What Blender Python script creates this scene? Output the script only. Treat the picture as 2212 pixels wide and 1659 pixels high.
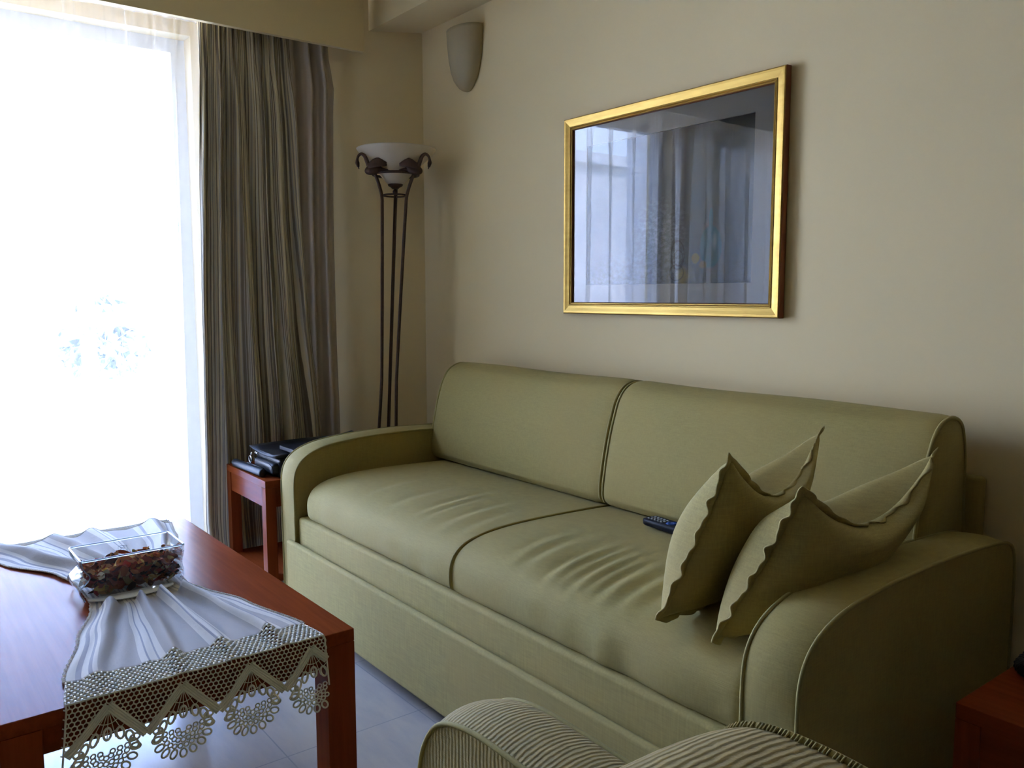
import bpy, bmesh, math, random
from mathutils import Vector, Matrix
from math import sin, cos, pi, sqrt, exp, radians

random.seed(7)
SC = bpy.context.scene
COL = SC.collection
for o in list(bpy.data.objects):
    bpy.data.objects.remove(o, do_unlink=True)

# ---------------------------------------------------------------- camera
CAM_Z = 1.2
R = ((0.61141544, -0.08258248, 0.78698875),
     (0.79130761, 0.06613864, -0.60783053),
     (-0.00185421, 0.99438715, 0.10578633))
cam_d = bpy.data.cameras.new('camera')
cam = bpy.data.objects.new('camera', cam_d)
COL.objects.link(cam)
cam_d.sensor_width = 36.0
cam_d.lens = 29.39
cam_d.clip_start = 0.02
cam_d.clip_end = 200
cam.matrix_world = Matrix(((R[0][0], R[0][1], R[0][2], 0), (R[1][0], R[1][1], R[1][2], 0),
                           (R[2][0], R[2][1], R[2][2], CAM_Z), (0, 0, 0, 1)))
SC.camera = cam

# ---------------------------------------------------------------- world, sun, portal, exposure
SC.view_settings.view_transform = 'Standard'
SC.view_settings.look = 'None'
SC.view_settings.exposure = 2.0
SC.view_settings.gamma = 1.0
SC.view_settings.use_curve_mapping = False
SC.cycles.transparent_max_bounces = 24
SC.cycles.max_bounces = 10
SC.cycles.diffuse_bounces = 5
SC.cycles.caustics_reflective = False
SC.cycles.caustics_refractive = False
SC.cycles.sample_clamp_indirect = 6.0

SKY = 10.0
world = bpy.data.worlds.new('sky')
SC.world = world
world.use_nodes = True
wn = world.node_tree
wn.nodes.clear()
w_out = wn.nodes.new('ShaderNodeOutputWorld')
w_bg = wn.nodes.new('ShaderNodeBackground')
w_ramp = wn.nodes.new('ShaderNodeValToRGB')
w_sep = wn.nodes.new('ShaderNodeSeparateXYZ')
w_tc = wn.nodes.new('ShaderNodeTexCoord')
wn.links.new(w_tc.outputs['Generated'], w_sep.inputs[0])
wn.links.new(w_sep.outputs['Z'], w_ramp.inputs[0])
wn.links.new(w_ramp.outputs[0], w_bg.inputs[0])
wn.links.new(w_bg.outputs[0], w_out.inputs[0])
w_ramp.color_ramp.elements[0].position = 0.0
w_ramp.color_ramp.elements[0].color = (0.70, 0.82, 1.10, 1)
w_ramp.color_ramp.elements[1].position = 0.5
w_ramp.color_ramp.elements[1].color = (0.20, 0.36, 0.85, 1)
w_bg.inputs[1].default_value = SKY

sun_d = bpy.data.lights.new('sun', 'SUN')
sun_d.energy = 13.0
sun_d.angle = 0.01
sun_d.color = (0.90, 0.90, 1.06)
sun = bpy.data.objects.new('sun', sun_d)
COL.objects.link(sun)
sun.location = (6, 3, 12)
sun.rotation_euler = Vector((-0.62, -0.35, -0.70)).to_track_quat('-Z', 'Y').to_euler()

por_d = bpy.data.lights.new('window_portal', 'AREA')
por_d.shape = 'RECTANGLE'
por_d.size = 2.6
por_d.size_y = 2.3
por_d.cycles.is_portal = True
por = bpy.data.objects.new('window_portal', por_d)
COL.objects.link(por)
por.location = (-3.98, -0.05, 1.15)
por.rotation_euler = Vector((1, 0, 0)).to_track_quat('-Z', 'Z').to_euler()

# ---------------------------------------------------------------- material helpers
def mat_new(name):
    m = bpy.data.materials.new(name)
    m.use_nodes = True
    nt = m.node_tree
    nt.nodes.clear()
    out = nt.nodes.new('ShaderNodeOutputMaterial')
    return m, nt, out

class NT:
    def __init__(self, nt): self.nt = nt
    def n(self, typ, **kw):
        nd = self.nt.nodes.new(typ)
        for k, v in kw.items():
            if k.startswith('_'): setattr(nd, k[1:], v)
        return nd
    def link(self, a, b): self.nt.links.new(a, b)
    def math(self, op, a, b=None, clamp=False):
        nd = self.nt.nodes.new('ShaderNodeMath'); nd.operation = op; nd.use_clamp = clamp
        for i, v in enumerate((a, b)):
            if v is None: continue
            if isinstance(v, (int, float)): nd.inputs[i].default_value = v
            else: self.link(v, nd.inputs[i])
        return nd.outputs[0]
    def mix(self, fac, a, b, blend='MIX'):
        nd = self.nt.nodes.new('ShaderNodeMix'); nd.data_type = 'RGBA'; nd.blend_type = blend
        for sock, v in ((nd.inputs['Factor'], fac), (nd.inputs[6], a), (nd.inputs[7], b)):
            if isinstance(v, (int, float)): sock.default_value = v
            elif isinstance(v, tuple): sock.default_value = (v + (1,))[:4]
            else: self.link(v, sock)
        return nd.outputs[2]
    def coords(self, kind='Object', scale=(1, 1, 1), rot=(0, 0, 0)):
        tc = self.nt.nodes.new('ShaderNodeTexCoord')
        mp = self.nt.nodes.new('ShaderNodeMapping')
        mp.inputs['Scale'].default_value = scale
        mp.inputs['Rotation'].default_value = rot
        self.link(tc.outputs[kind], mp.inputs[0])
        return mp.outputs[0]
    def noise(self, vec, scale=5, detail=2, rough=0.5):
        nd = self.nt.nodes.new('ShaderNodeTexNoise')
        nd.inputs['Scale'].default_value = scale
        nd.inputs['Detail'].default_value = detail
        nd.inputs['Roughness'].default_value = rough
        self.link(vec, nd.inputs['Vector'])
        return nd.outputs[0]
    def ramp(self, fac, stops, interp='LINEAR'):
        nd = self.nt.nodes.new('ShaderNodeValToRGB')
        cr = nd.color_ramp; cr.interpolation = interp
        while len(cr.elements) < len(stops): cr.elements.new(0.5)
        for e, (p, c) in zip(cr.elements, stops):
            e.position = p
            e.color = (c + (1,))[:4] if isinstance(c, tuple) else (c, c, c, 1)
        self.link(fac, nd.inputs[0])
        return nd.outputs[0]
    def bump(self, h, strength=0.2, dist=0.01):
        nd = self.nt.nodes.new('ShaderNodeBump')
        nd.inputs['Strength'].default_value = strength
        nd.inputs['Distance'].default_value = dist
        self.link(h, nd.inputs['Height'])
        return nd.outputs[0]

def principled(nt, out, **kw):
    b = nt.nodes.new('ShaderNodeBsdfPrincipled')
    for k, v in kw.items():
        if isinstance(v, tuple) and len(v) == 3: v = v + (1,)
        b.inputs[k].default_value = v
    nt.links.new(b.outputs[0], out.inputs[0])
    return b

def simple(name, color, rough=0.5, metal=0.0, var=0.08, scale=30, bump=0.0, **kw):
    m, nt, out = mat_new(name)
    h = NT(nt)
    b = principled(nt, out, Roughness=rough, Metallic=metal, **kw)
    nz = h.noise(h.coords(), scale, 3)
    c0 = tuple(c * (1 - var) for c in color); c1 = tuple(min(1, c * (1 + var)) for c in color)
    h.link(h.mix(nz, c0, c1), b.inputs['Base Color'])
    if bump: h.link(h.bump(nz, bump, 0.003), b.inputs['Normal'])
    return m

def fabric(name, color, var=0.16, freq=(1, 1, 1), rib=None, sheen=0.04, bump=0.25, tint=None):
    """linen weave: threads along the horizontal and the vertical"""
    m, nt, out = mat_new(name)
    h = NT(nt)
    b = principled(nt, out, Roughness=0.85)
    b.inputs['Sheen Weight'].default_value = sheen
    b.inputs['Sheen Roughness'].default_value = 0.5
    b.inputs['Sheen Tint'].default_value = (0.75, 0.8, 0.6, 1)
    a = h.noise(h.coords(scale=(40 * freq[0], 40 * freq[1], 520 * freq[2])), 1.0, 2)
    c = h.noise(h.coords(scale=(420 * freq[0], 420 * freq[1], 30 * freq[2])), 1.0, 2)
    big = h.noise(h.coords(), 3.0, 2)
    t = h.math('ADD', h.math('MULTIPLY', a, 0.5), h.math('MULTIPLY', c, 0.5))
    c0 = tuple(x * (1 - 2.2 * var) for x in color); c1 = tuple(min(1, x * (1 + 2.2 * var)) for x in color)
    colr = h.mix(t, c0, c1)
    tt = tint or tuple(x * f for x, f in zip(color, (1.1, 0.98, 0.95)))
    colr = h.mix(h.math('MULTIPLY', h.ramp(big, [(0.4, 0.0), (0.65, 1.0)]), 0.45), colr, tt)
    hgt = t
    if rib:
        axis, per = rib
        tc = h.n('ShaderNodeTexCoord'); sp = h.n('ShaderNodeSeparateXYZ')
        h.link(tc.outputs['Object'], sp.inputs[0])
        wob = h.math('MULTIPLY', h.noise(h.coords(), 45, 3), per * 0.8)
        w = h.math('SINE', h.math('MULTIPLY', h.math('ADD', sp.outputs[axis], wob), 2 * pi / per))
        w = h.math('ADD', h.math('MULTIPLY', w, 0.5), 0.5)
        slub = h.noise(h.coords(), 130, 2)
        colr = h.mix(h.math('MULTIPLY', h.math('MULTIPLY', w, slub), 0.75), colr, tuple(x * 0.42 for x in color))
        hgt = h.math('SUBTRACT', hgt, h.math('MULTIPLY', w, 0.8))
    h.link(colr, b.inputs['Base Color'])
    h.link(h.bump(hgt, bump, 0.002), b.inputs['Normal'])
    return m

def wood(name, c0, c1, rough=0.3, axis=0, coat=0.0):
    m, nt, out = mat_new(name)
    h = NT(nt)
    b = principled(nt, out, Roughness=rough)
    b.inputs['Specular IOR Level'].default_value = 0.02
    b.inputs['Coat Weight'].default_value = coat
    b.inputs['Coat Roughness'].default_value = 0.2
    sc = [60, 60, 60]; sc[axis] = 3
    nz = h.noise(h.coords(scale=tuple(sc)), 1.0, 4, 0.6)
    nb = h.noise(h.coords(), 2.5, 2)
    f = h.math('ADD', h.math('MULTIPLY', nz, 0.6), h.math('MULTIPLY', nb, 0.4))
    h.link(h.ramp(f, [(0.3, c0), (0.7, c1)]), b.inputs['Base Color'])
    h.link(h.ramp(nb, [(0.3, rough * 0.9), (0.7, rough * 1.15)]), b.inputs['Roughness'])
    return m

def thin_glass(name, tint=(1, 1, 1), gain=1.0, rough=0.0, ior=1.5):
    m, nt, out = mat_new(name)
    h = NT(nt)
    tr = h.n('ShaderNodeBsdfTransparent'); tr.inputs[0].default_value = tint + (1,)
    gl = h.n('ShaderNodeBsdfGlossy'); gl.inputs['Roughness'].default_value = rough
    fr = h.n('ShaderNodeFresnel'); fr.inputs[0].default_value = ior
    mx = h.n('ShaderNodeMixShader')
    h.link(h.math('MULTIPLY', fr.outputs[0], gain, True), mx.inputs[0])
    h.link(tr.outputs[0], mx.inputs[1]); h.link(gl.outputs[0], mx.inputs[2])
    h.link(mx.outputs[0], out.inputs[0])
    return m

M = {}
GREEN = (0.335, 0.265, 0.077)
M['sofa'] = fabric('green linen', GREEN)
M['sofa_slub'] = fabric('green slub linen', tuple(c * 1.04 for c in GREEN), freq=(0.55, 0.55, 0.5), var=0.2)
M['pillow'] = fabric('cushion linen', (0.355, 0.28, 0.087), freq=(0.8, 0.8, 0.7), var=0.2)
M['chair'] = fabric('ribbed chenille', (0.37, 0.285, 0.105), rib=(0, 0.0085), bump=0.6)
M['pipe'] = fabric('green piping', (0.32, 0.265, 0.085), bump=0.1)
M['cherry'] = wood('cherry wood', (0.15, 0.029, 0.007), (0.25, 0.053, 0.014), 0.22, 0)
M['cherry_v'] = wood('cherry wood upright', (0.15, 0.029, 0.007), (0.25, 0.053, 0.014), 0.33, 2)
M['bronze'] = simple('dark bronze metal', (0.085, 0.046, 0.030), 0.42, 0.45, 0.3, 60, 0.15)
M['leather'] = simple('black leather', (0.012, 0.011, 0.011), 0.48, 0, 0.3, 220, 0.25, **{'Specular IOR Level': 0.3})
M['blackplastic'] = simple('black plastic', (0.012, 0.011, 0.013), 0.5, 0, 0.1, 50, **{'Specular IOR Level': 0.15})
M['chrome'] = simple('chrome', (0.75, 0.72, 0.68), 0.22, 1.0, 0.05)
M['rubber'] = simple('grey rubber', (0.42, 0.42, 0.40), 0.6)
M['blue_rubber'] = simple('blue rubber', (0.012, 0.06, 0.26), 0.5)
M['paper'] = simple('white mat board', (0.80, 0.76, 0.72), 0.9, 0, 0.02)
M['backing'] = simple('brown backing board', (0.2, 0.13, 0.07), 0.9)
M['lace'] = simple('cotton thread', (0.72, 0.655, 0.53), 0.9, 0, 0.08, 300)
M['aluminium'] = simple('white window frame', (0.62, 0.62, 0.62), 0.5)

def wall_mat(name, col):
    m, nt, out = mat_new(name)
    h = NT(nt)
    b = principled(nt, out, Roughness=0.75)
    b.inputs['Specular IOR Level'].default_value = 0.25
    nz = h.noise(h.coords(), 220, 3)
    nb = h.noise(h.coords(), 1.6, 2)
    c = h.mix(nb, tuple(x * 0.96 for x in col), tuple(x * 1.03 for x in col))
    h.link(c, b.inputs['Base Color'])
    h.link(h.bump(nz, 0.08, 0.001), b.inputs['Normal'])
    return m
M['wall'] = wall_mat('cream wall paint', (0.79, 0.63, 0.345))
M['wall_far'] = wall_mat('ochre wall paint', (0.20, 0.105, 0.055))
M['ceiling'] = wall_mat('cream ceiling paint', (0.68, 0.58, 0.36))

def gold_mat():
    m, nt, out = mat_new('gilt wood')
    h = NT(nt)
    b = principled(nt, out, Roughness=0.42, Metallic=0.8)
    nz = h.noise(h.coords(scale=(6, 60, 60)), 1.0, 4)
    nb = h.noise(h.coords(), 14, 4)
    c = h.mix(nz, (0.40, 0.235, 0.045), (0.66, 0.43, 0.105))
    c = h.mix(h.ramp(nb, [(0.62, 0.0), (0.78, 0.5)]), c, (0.35, 0.17, 0.05))
    h.link(c, b.inputs['Base Color'])
    h.link(h.bump(nz, 0.15, 0.002), b.inputs['Normal'])
    return m
M['gold'] = gold_mat()
M['bole'] = simple('red brown bole', (0.22, 0.07, 0.025), 0.5)

def frosted(name, col):
    m, nt, out = mat_new(name)
    h = NT(nt)
    b = principled(nt, out, Roughness=0.45)
    nz = h.noise(h.coords(), 9, 4, 0.6)
    h.link(h.mix(h.ramp(nz, [(0.35, 0.0), (0.7, 1.0)]), tuple(c * 0.88 for c in col), col), b.inputs['Base Color'])
    t = h.n('ShaderNodeBsdfTranslucent'); t.inputs[0].default_value = col + (1,)
    mx = h.n('ShaderNodeMixShader'); mx.inputs[0].default_value = 0.4
    h.link(b.outputs[0], mx.inputs[1]); h.link(t.outputs[0], mx.inputs[2])
    h.link(mx.outputs[0], out.inputs[0])
    return m
M['frosted'] = frosted('frosted alabaster glass', (0.86, 0.77, 0.62))
M['sconce_glass'] = frosted('frosted sconce glass', (0.70, 0.59, 0.36))

# ---------------------------------------------------------------- mesh helpers
class MB:
    def __init__(self): self.v = []; self.f = []; self.mi = []; self.uv = {}
    def add(self, vs, fs, mi=0):
        o = len(self.v)
        self.v += [tuple(p) for p in vs]
        self.f += [tuple(i + o for i in f) for f in fs]
        self.mi += [mi] * len(fs)
        return o
    def box(self, a, b, mi=0):
        (x0, y0, z0), (x1, y1, z1) = a, b
        self.add([(x0, y0, z0), (x1, y0, z0), (x1, y1, z0), (x0, y1, z0), (x0, y0, z1), (x1, y0, z1), (x1, y1, z1), (x0, y1, z1)],
                 [(3, 2, 1, 0), (4, 5, 6, 7), (0, 1, 5, 4), (1, 2, 6, 5), (2, 3, 7, 6), (3, 0, 4, 7)], mi)
    def grid(self, P, close_u=False, close_v=False, mi=0, flip=False):
        nu = len(P); nv = len(P[0])
        vs = [p for row in P for p in row]
        fs = []
        for i in range(nu if close_u else nu - 1):
            for j in range(nv if close_v else nv - 1):
                a = i * nv + j; b = ((i + 1) % nu) * nv + j
                c = ((i + 1) % nu) * nv + (j + 1) % nv; d = i * nv + (j + 1) % nv
                fs.append((a, d, c, b) if flip else (a, b, c, d))
        return self.add(vs, fs, mi)
    def tube(self, pts, rad, seg=8, cap=True, mi=0, closed=False):
        pts = [Vector(p) for p in pts]
        n = len(pts)
        if not hasattr(rad, '__len__'): rad = [rad] * n
        up = None; rows = []
        for i, p in enumerate(pts):
            if closed: t = pts[(i + 1) % n] - pts[i - 1]
            else: t = pts[min(i + 1, n - 1)] - pts[max(i - 1, 0)]
            if t.length < 1e-9: t = Vector((0, 0, 1))
            t.normalize()
            if up is None:
                up = Vector((0, 0, 1)) if abs(t.z) < 0.9 else Vector((1, 0, 0))
            s = t.cross(up)
            if s.length < 1e-6: s = t.cross(Vector((0, 1, 0)))
            s.normalize(); u = s.cross(t).normalized(); up = u
            rows.append([p + (s * cos(2 * pi * k / seg) + u * sin(2 * pi * k / seg)) * rad[i] for k in range(seg)])
        o = self.grid(rows, close_u=closed, close_v=True, mi=mi)
        if cap and not closed:
            self.f.append(tuple(o + k for k in range(seg))); self.mi.append(mi)
            self.f.append(tuple(o + (n - 1) * seg + k for k in reversed(range(seg)))); self.mi.append(mi)
    def lathe(self, prof, c=(0, 0, 0), seg=48, mi=0, cap=False):
        rows = [[(c[0] + r * cos(2 * pi * k / seg), c[1] + r * sin(2 * pi * k / seg), c[2] + z) for k in range(seg)] for r, z in prof]
        o = self.grid(rows, close_v=True, mi=mi, flip=True)
        if cap:
            self.f.append(tuple(o + k for k in reversed(range(seg)))); self.mi.append(mi)
            e = o + (len(prof) - 1) * seg
            self.f.append(tuple(e + k for k in range(seg))); self.mi.append(mi)
    def ell(self, c, r, seg=20, ring=12, rot=None, mi=0):
        rows = []
        for i in range(ring + 1):
            th = pi * i / ring
            row = []
            for k in range(seg):
                p = Vector((r[0] * sin(th) * cos(2 * pi * k / seg), r[1] * sin(th) * sin(2 * pi * k / seg), r[2] * cos(th)))
                if rot: p = rot @ p
                row.append(Vector(c) + p)
            rows.append(row)
        self.grid(rows, close_v=True, mi=mi)
    def build(self, name, mats, parent=None, smooth=True, bevel=0.0, seg=2, angle=None, sub=0, solid=0.0, origin=None, recalc=True):
        me = bpy.data.meshes.new(name)
        me.from_pydata(self.v, [], self.f)
        if not isinstance(mats, (list, tuple)): mats = [mats]
        for m in mats: me.materials.append(M[m] if isinstance(m, str) else m)
        if len(mats) > 1: me.polygons.foreach_set('material_index', self.mi)
        if recalc:
            bm = bmesh.new(); bm.from_mesh(me)
            bmesh.ops.remove_doubles(bm, verts=bm.verts, dist=1e-6)
            bmesh.ops.recalc_face_normals(bm, faces=bm.faces)
            bm.to_mesh(me); bm.free()
        me.update()
        if smooth:
            me.polygons.foreach_set('use_smooth', [True] * len(me.polygons))
        o = bpy.data.objects.new(name, me)
        COL.objects.link(o)
        if origin:
            me.transform(Matrix.Translation(-Vector(origin))); o.location = origin
        if parent is not None:
            o.parent = parent
            # the mesh is written in world coordinates: undo the parent's placement
            o.matrix_parent_inverse = parent_inv(parent)
        if solid:
            s = o.modifiers.new('thickness', 'SOLIDIFY'); s.thickness = solid; s.offset = 0
        if bevel:
            bv = o.modifiers.new('bevel', 'BEVEL'); bv.width = bevel; bv.segments = seg; bv.limit_method = 'ANGLE'
            bv.angle_limit = radians(35)
            if smooth: 
                wn_ = o.modifiers.new('normals', 'WEIGHTED_NORMAL'); wn_.keep_sharp = True
        if sub:
            s = o.modifiers.new('subdivision', 'SUBSURF'); s.levels = sub; s.render_levels = sub
        return o

def parent_inv(p):
    if p.parent is not None:      # a part already sits in world coordinates
        return Matrix.Identity(4)
    return Matrix.LocRotScale(p.location, p.rotation_euler, None).inverted()

def thing(name, label, cat, loc=(0, 0, 0), rotz=0.0, group=None):
    o = bpy.data.objects.new(name, None)
    COL.objects.link(o)
    o.empty_display_size = 0.05
    o.location = loc; o.rotation_euler = (0, 0, rotz)
    o['label'] = label; o['category'] = cat
    if group: o['group'] = group
    return o

def tag(o, label, cat, group=None, kind=None):
    o['label'] = label; o['category'] = cat
    if group: o['group'] = group
    if kind: o['kind'] = kind
    return o

def struct(name, mb, m, parent=None, label=None, cat=None, **kw):
    o = mb.build(name, m, parent, smooth=kw.pop('smooth', False), **kw)
    if parent is None:
        o['kind'] = 'structure'
        if label: o['label'] = label
        if cat: o['category'] = cat
    return o

def lerp(a, b, t): return a + (b - a) * t
def interp(pts, x):
    if x <= pts[0][0]: return pts[0][1:]
    for p, q in zip(pts, pts[1:]):
        if x <= q[0]:
            t = (x - p[0]) / (q[0] - p[0])
            t = t * t * (3 - 2 * t) * 0.5 + t * 0.5
            return tuple(lerp(a, b, t) for a, b in zip(p[1:], q[1:]))
    return pts[-1][1:]
def smooth_poly(pts, n=6):
    """Catmull-Rom through the points"""
    P = [Vector(p) for p in pts]; out = []
    for i in range(len(P) - 1):
        p0 = P[max(i - 1, 0)]; p1 = P[i]; p2 = P[i + 1]; p3 = P[min(i + 2, len(P) - 1)]
        for k in range(n):
            t = k / n
            out.append(0.5 * ((2 * p1) + (p2 - p0) * t + (2 * p0 - 5 * p1 + 4 * p2 - p3) * t * t + (3 * p1 - p0 - 3 * p2 + p3) * t ** 3))
    out.append(P[-1])
    return out

# ================================================================ SETTING
WY = 2.08            # the wall with the picture
CEIL = 2.62
XR, YF = 5.2, -5.0   # far ends of the room
XW = -3.90           # the window plane

def floor_mat():
    m, nt, out = mat_new('grey marble tiles')
    h = NT(nt)
    b = principled(nt, out, Roughness=0.28)
    br = h.n('ShaderNodeTexBrick')
    br.offset = 0.0
    br.inputs['Scale'].default_value = 1.0
    br.inputs['Mortar Size'].default_value = 0.002
    br.inputs['Brick Width'].default_value = 0.40
    br.inputs['Row Height'].default_value = 0.40
    br.inputs['Color1'].default_value = (0.50, 0.445, 0.37, 1)
    br.inputs['Color2'].default_value = (0.45, 0.405, 0.34, 1)
    br.inputs['Mortar'].default_value = (0.30, 0.285, 0.265, 1)
    h.link(h.coords(), br.inputs['Vector'])
    v = h.noise(h.coords(scale=(1.2, 4.5, 1), rot=(0, 0, 0.6)), 2.2, 6, 0.62)
    h.link(h.mix(h.ramp(v, [(0.42, 0.0), (0.62, 0.55)]), br.outputs[0], (0.30, 0.29, 0.285)), b.inputs['Base Color'])
    return m
M['floor'] = floor_mat()

mb = MB(); mb.box((-4.1, YF - .1, -0.1), (XR + .1, WY + .1, 0))
struct('floor', mb, 'floor')
mb = MB(); mb.box((-4.1, YF - .1, CEIL), (XR + .1, WY + .1, CEIL + 0.25))
struct('ceiling', mb, 'ceiling')
mb = MB(); mb.box((-4.1, WY, 0), (XR + .1, WY + 0.12, CEIL))
struct('wall_back', mb, 'wall')
mb = MB(); mb.box((XR, YF, 0), (XR + 0.1, WY, CEIL))
struct('wall_right', mb, 'wall_far')
mb = MB(); mb.box((-4.1, YF - 0.1, 0), (XR, YF, CEIL))
struct('wall_front', mb, 'wall_far')
# window wall: canted pier at the corner, lintel, pier between the two glass doors, left part
mb = MB()
cant = [(-3.353, WY), (-3.475, 1.874), (-3.62, 1.63), (-3.87, 1.21), (-4.1, 1.21), (-4.1, WY)]
n = len(cant)
mb.add([(x, y, 0) for x, y in cant] + [(x, y, CEIL) for x, y in cant],
       [tuple(range(n))[::-1], tuple(range(n, 2 * n))] + [(i, (i + 1) % n, n + (i + 1) % n, n + i) for i in range(n)])
LINT = 2.33
mb.box((-4.1, -1.5, LINT), (-3.87, 1.21, CEIL))
mb.box((-4.1, -0.72, 0), (-3.87, -0.22, LINT))
mb.box((-4.1, YF, 0), (-3.87, -1.5, CEIL))
struct('wall_left', mb, 'wall')
mb = MB(); mb.box((-3.445, -3.2, 2.267), (-3.42, 1.822, CEIL))
struct('trim_1', mb, 'wall')          # curtain pelmet
mb = MB(); mb.box((-3.60, 1.875, 2.378), (XR, WY, CEIL))
struct('trim_2', mb, 'wall')          # boxed beam along the wall

M['pane'] = thin_glass('window glass', (0.97, 0.98, 0.98), 0.6)
def window(name, y0, y1):
    e = bpy.data.objects.new(name, None); COL.objects.link(e)
    e.location = (XW - 0.08, (y0 + y1) / 2, 0); e['kind'] = 'structure'
    mb = MB(); x0, x1 = XW - 0.12, XW - 0.06; w = 0.06
    mb.box((x0, y0, 0), (x1, y0 + w, LINT)); mb.box((x0, y1 - w, 0), (x1, y1, LINT))
    mb.box((x0, y0 + w, LINT - w), (x1, y1 - w, LINT)); mb.box((x0, y0 + w, 0.0), (x1, y1 - w, w))
    mb.build('window_frame', 'aluminium', e, smooth=False)
    mb = MB(); mb.box((XW - 0.094, y0 + w, w), (XW - 0.088, y1 - w, LINT - w))
    mb.build('pane', 'pane', e, smooth=False)
window('window_1', -0.22, 1.21)
window('window_2', -1.5, -0.72)

# ---------------------------------------------------------------- outside
M['terrace'] = simple('pale terrace tiles', (0.62, 0.62, 0.62), 0.6)
M['stucco'] = simple('white stucco', (0.74, 0.73, 0.71), 0.9)
M['rail'] = simple('grey painted rail', (0.16, 0.16, 0.17), 0.5)
M['shutter'] = simple('white shutter', (0.72, 0.72, 0.72), 0.6)
M['darkglass'] = simple('dark glass', (0.10, 0.12, 0.15), 0.1)
M['foliage'] = simple('grey green foliage', (0.10, 0.12, 0.09), 0.9, 0, 0.4, 8)
mb = MB(); mb.box((-6.1, -6, -0.12), (-4.1, 5, -0.02))
tag(mb.build('balcony_floor', 'terrace', smooth=False), 'pale tiled balcony floor outside the curtained glass door', 'balcony')['kind'] = 'structure'
mb = MB(); mb.box((-60, -60, -3.2), (-6.1, 60, -3.0))
g = mb.build('ground', 'terrace', smooth=False); g['kind'] = 'structure'; g['label'] = 'pale paved ground outside below the balcony'; g['category'] = 'ground'
mb = MB(); mb.box((-6.1, -2.25, -0.02), (-4.1, -2.05, 2.9))
struct('wall_light_blocker', mb, 'stucco', label='added white wall outside that dims the second glass door', cat='wall')  # unseen wall added to cut the light reaching the right of the room
r = thing('balcony_railing', 'grey metal balcony railing seen faintly through the sheer curtain', 'railing', (-6.0, 0, -0.02))
mb = MB(); mb.box((-6.03, -2.05, 1.0), (-5.97, 5, 1.09)); mb.build('handrail', 'rail', r, smooth=False)
for k in range(4):
    mb = MB(); y = -1.9 + 2.2 * k
    mb.box((-6.02, y - 0.02, -0.02), (-5.98, y + 0.02, 1.0)); mb.build('post', 'rail', r, smooth=False)
b = thing('apartment_building', 'sunlit white house across from the balcony behind the sheer curtain', 'building', (-15, -4, -3))
mb = MB(); mb.box((-20, -22, -3), (-15, 12, 4.3)); mb.build('wall', 'stucco', b, smooth=False)
mb = MB(); mb.box((-20.2, -22.2, 4.3), (-14.8, 12.2, 4.55)); mb.build('parapet', 'stucco', b, smooth=False)
for k in range(3):
    y = -17.5 + 9.5 * k
    mb = MB(); mb.box((-15.05, y, 1.2), (-14.98, y + 1.5, 3.2))
    w_ = mb.build('window', 'darkglass', b, smooth=False)
    mb = MB()
    for q in range(10): mb.box((-15.0, y - 0.75, 1.2 + 0.2 * q), (-14.94, y - 0.02, 1.36 + 0.2 * q))
    mb.build('shutter', 'shutter', b, smooth=False)
mb = MB(); mb.box((-15.9, -22, -0.4), (-13.9, 12, -0.2)); mb.box((-14.0, -22, -0.2), (-13.9, 12, 0.55)); mb.build('balcony', 'stucco', b, smooth=False)
t = thing('garden_tree', 'pale round tree outside seen faintly through the sheer curtain', 'tree', (-11.2, 2.3, -3.0))
mb = MB(); mb.tube([(-11.2, 2.3, -3.0), (-11.2, 2.3, 0.0)], 0.09); mb.build('trunk', 'rail', t)
mb = MB(); rnd = random.Random(3)
for k in range(900):
    a, bq = rnd.uniform(0, 2 * pi), rnd.uniform(-1, 1); q = sqrt(1 - bq * bq); rr = 0.5 * rnd.uniform(0.5, 1.0)
    c = Vector((-11.2 + rr * q * cos(a), 2.3 + rr * q * sin(a), 0.65 + rr * bq))
    d1 = Vector((rnd.uniform(-1, 1), rnd.uniform(-1, 1), rnd.uniform(-1, 1))) * 0.12
    d2 = Vector((rnd.uniform(-1, 1), rnd.uniform(-1, 1), rnd.uniform(-1, 1))) * 0.12
    mb.add([c - d1, c + d2, c + d1, c - d2], [(0, 1, 2, 3)])
mb.build('foliage', 'foliage', t, recalc=False)

# ================================================================ CURTAINS
def set_uv(o, fn):
    me = o.data
    uv = me.uv_layers.new(name='UVMap')
    for lp in me.loops: uv.data[lp.index].uv = fn[lp.vertex_index]

def cloth(name, P, UV, m, parent=None, solid=0.0):
    mb = MB(); mb.grid(P)
    o = mb.build(name, m, parent, recalc=False, solid=0)
    flat = [u for row in UV for u in row]
    set_uv(o, flat)
    if solid:
        s = o.modifiers.new('thickness', 'SOLIDIFY'); s.thickness = solid; s.offset = 0
    return o

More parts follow.
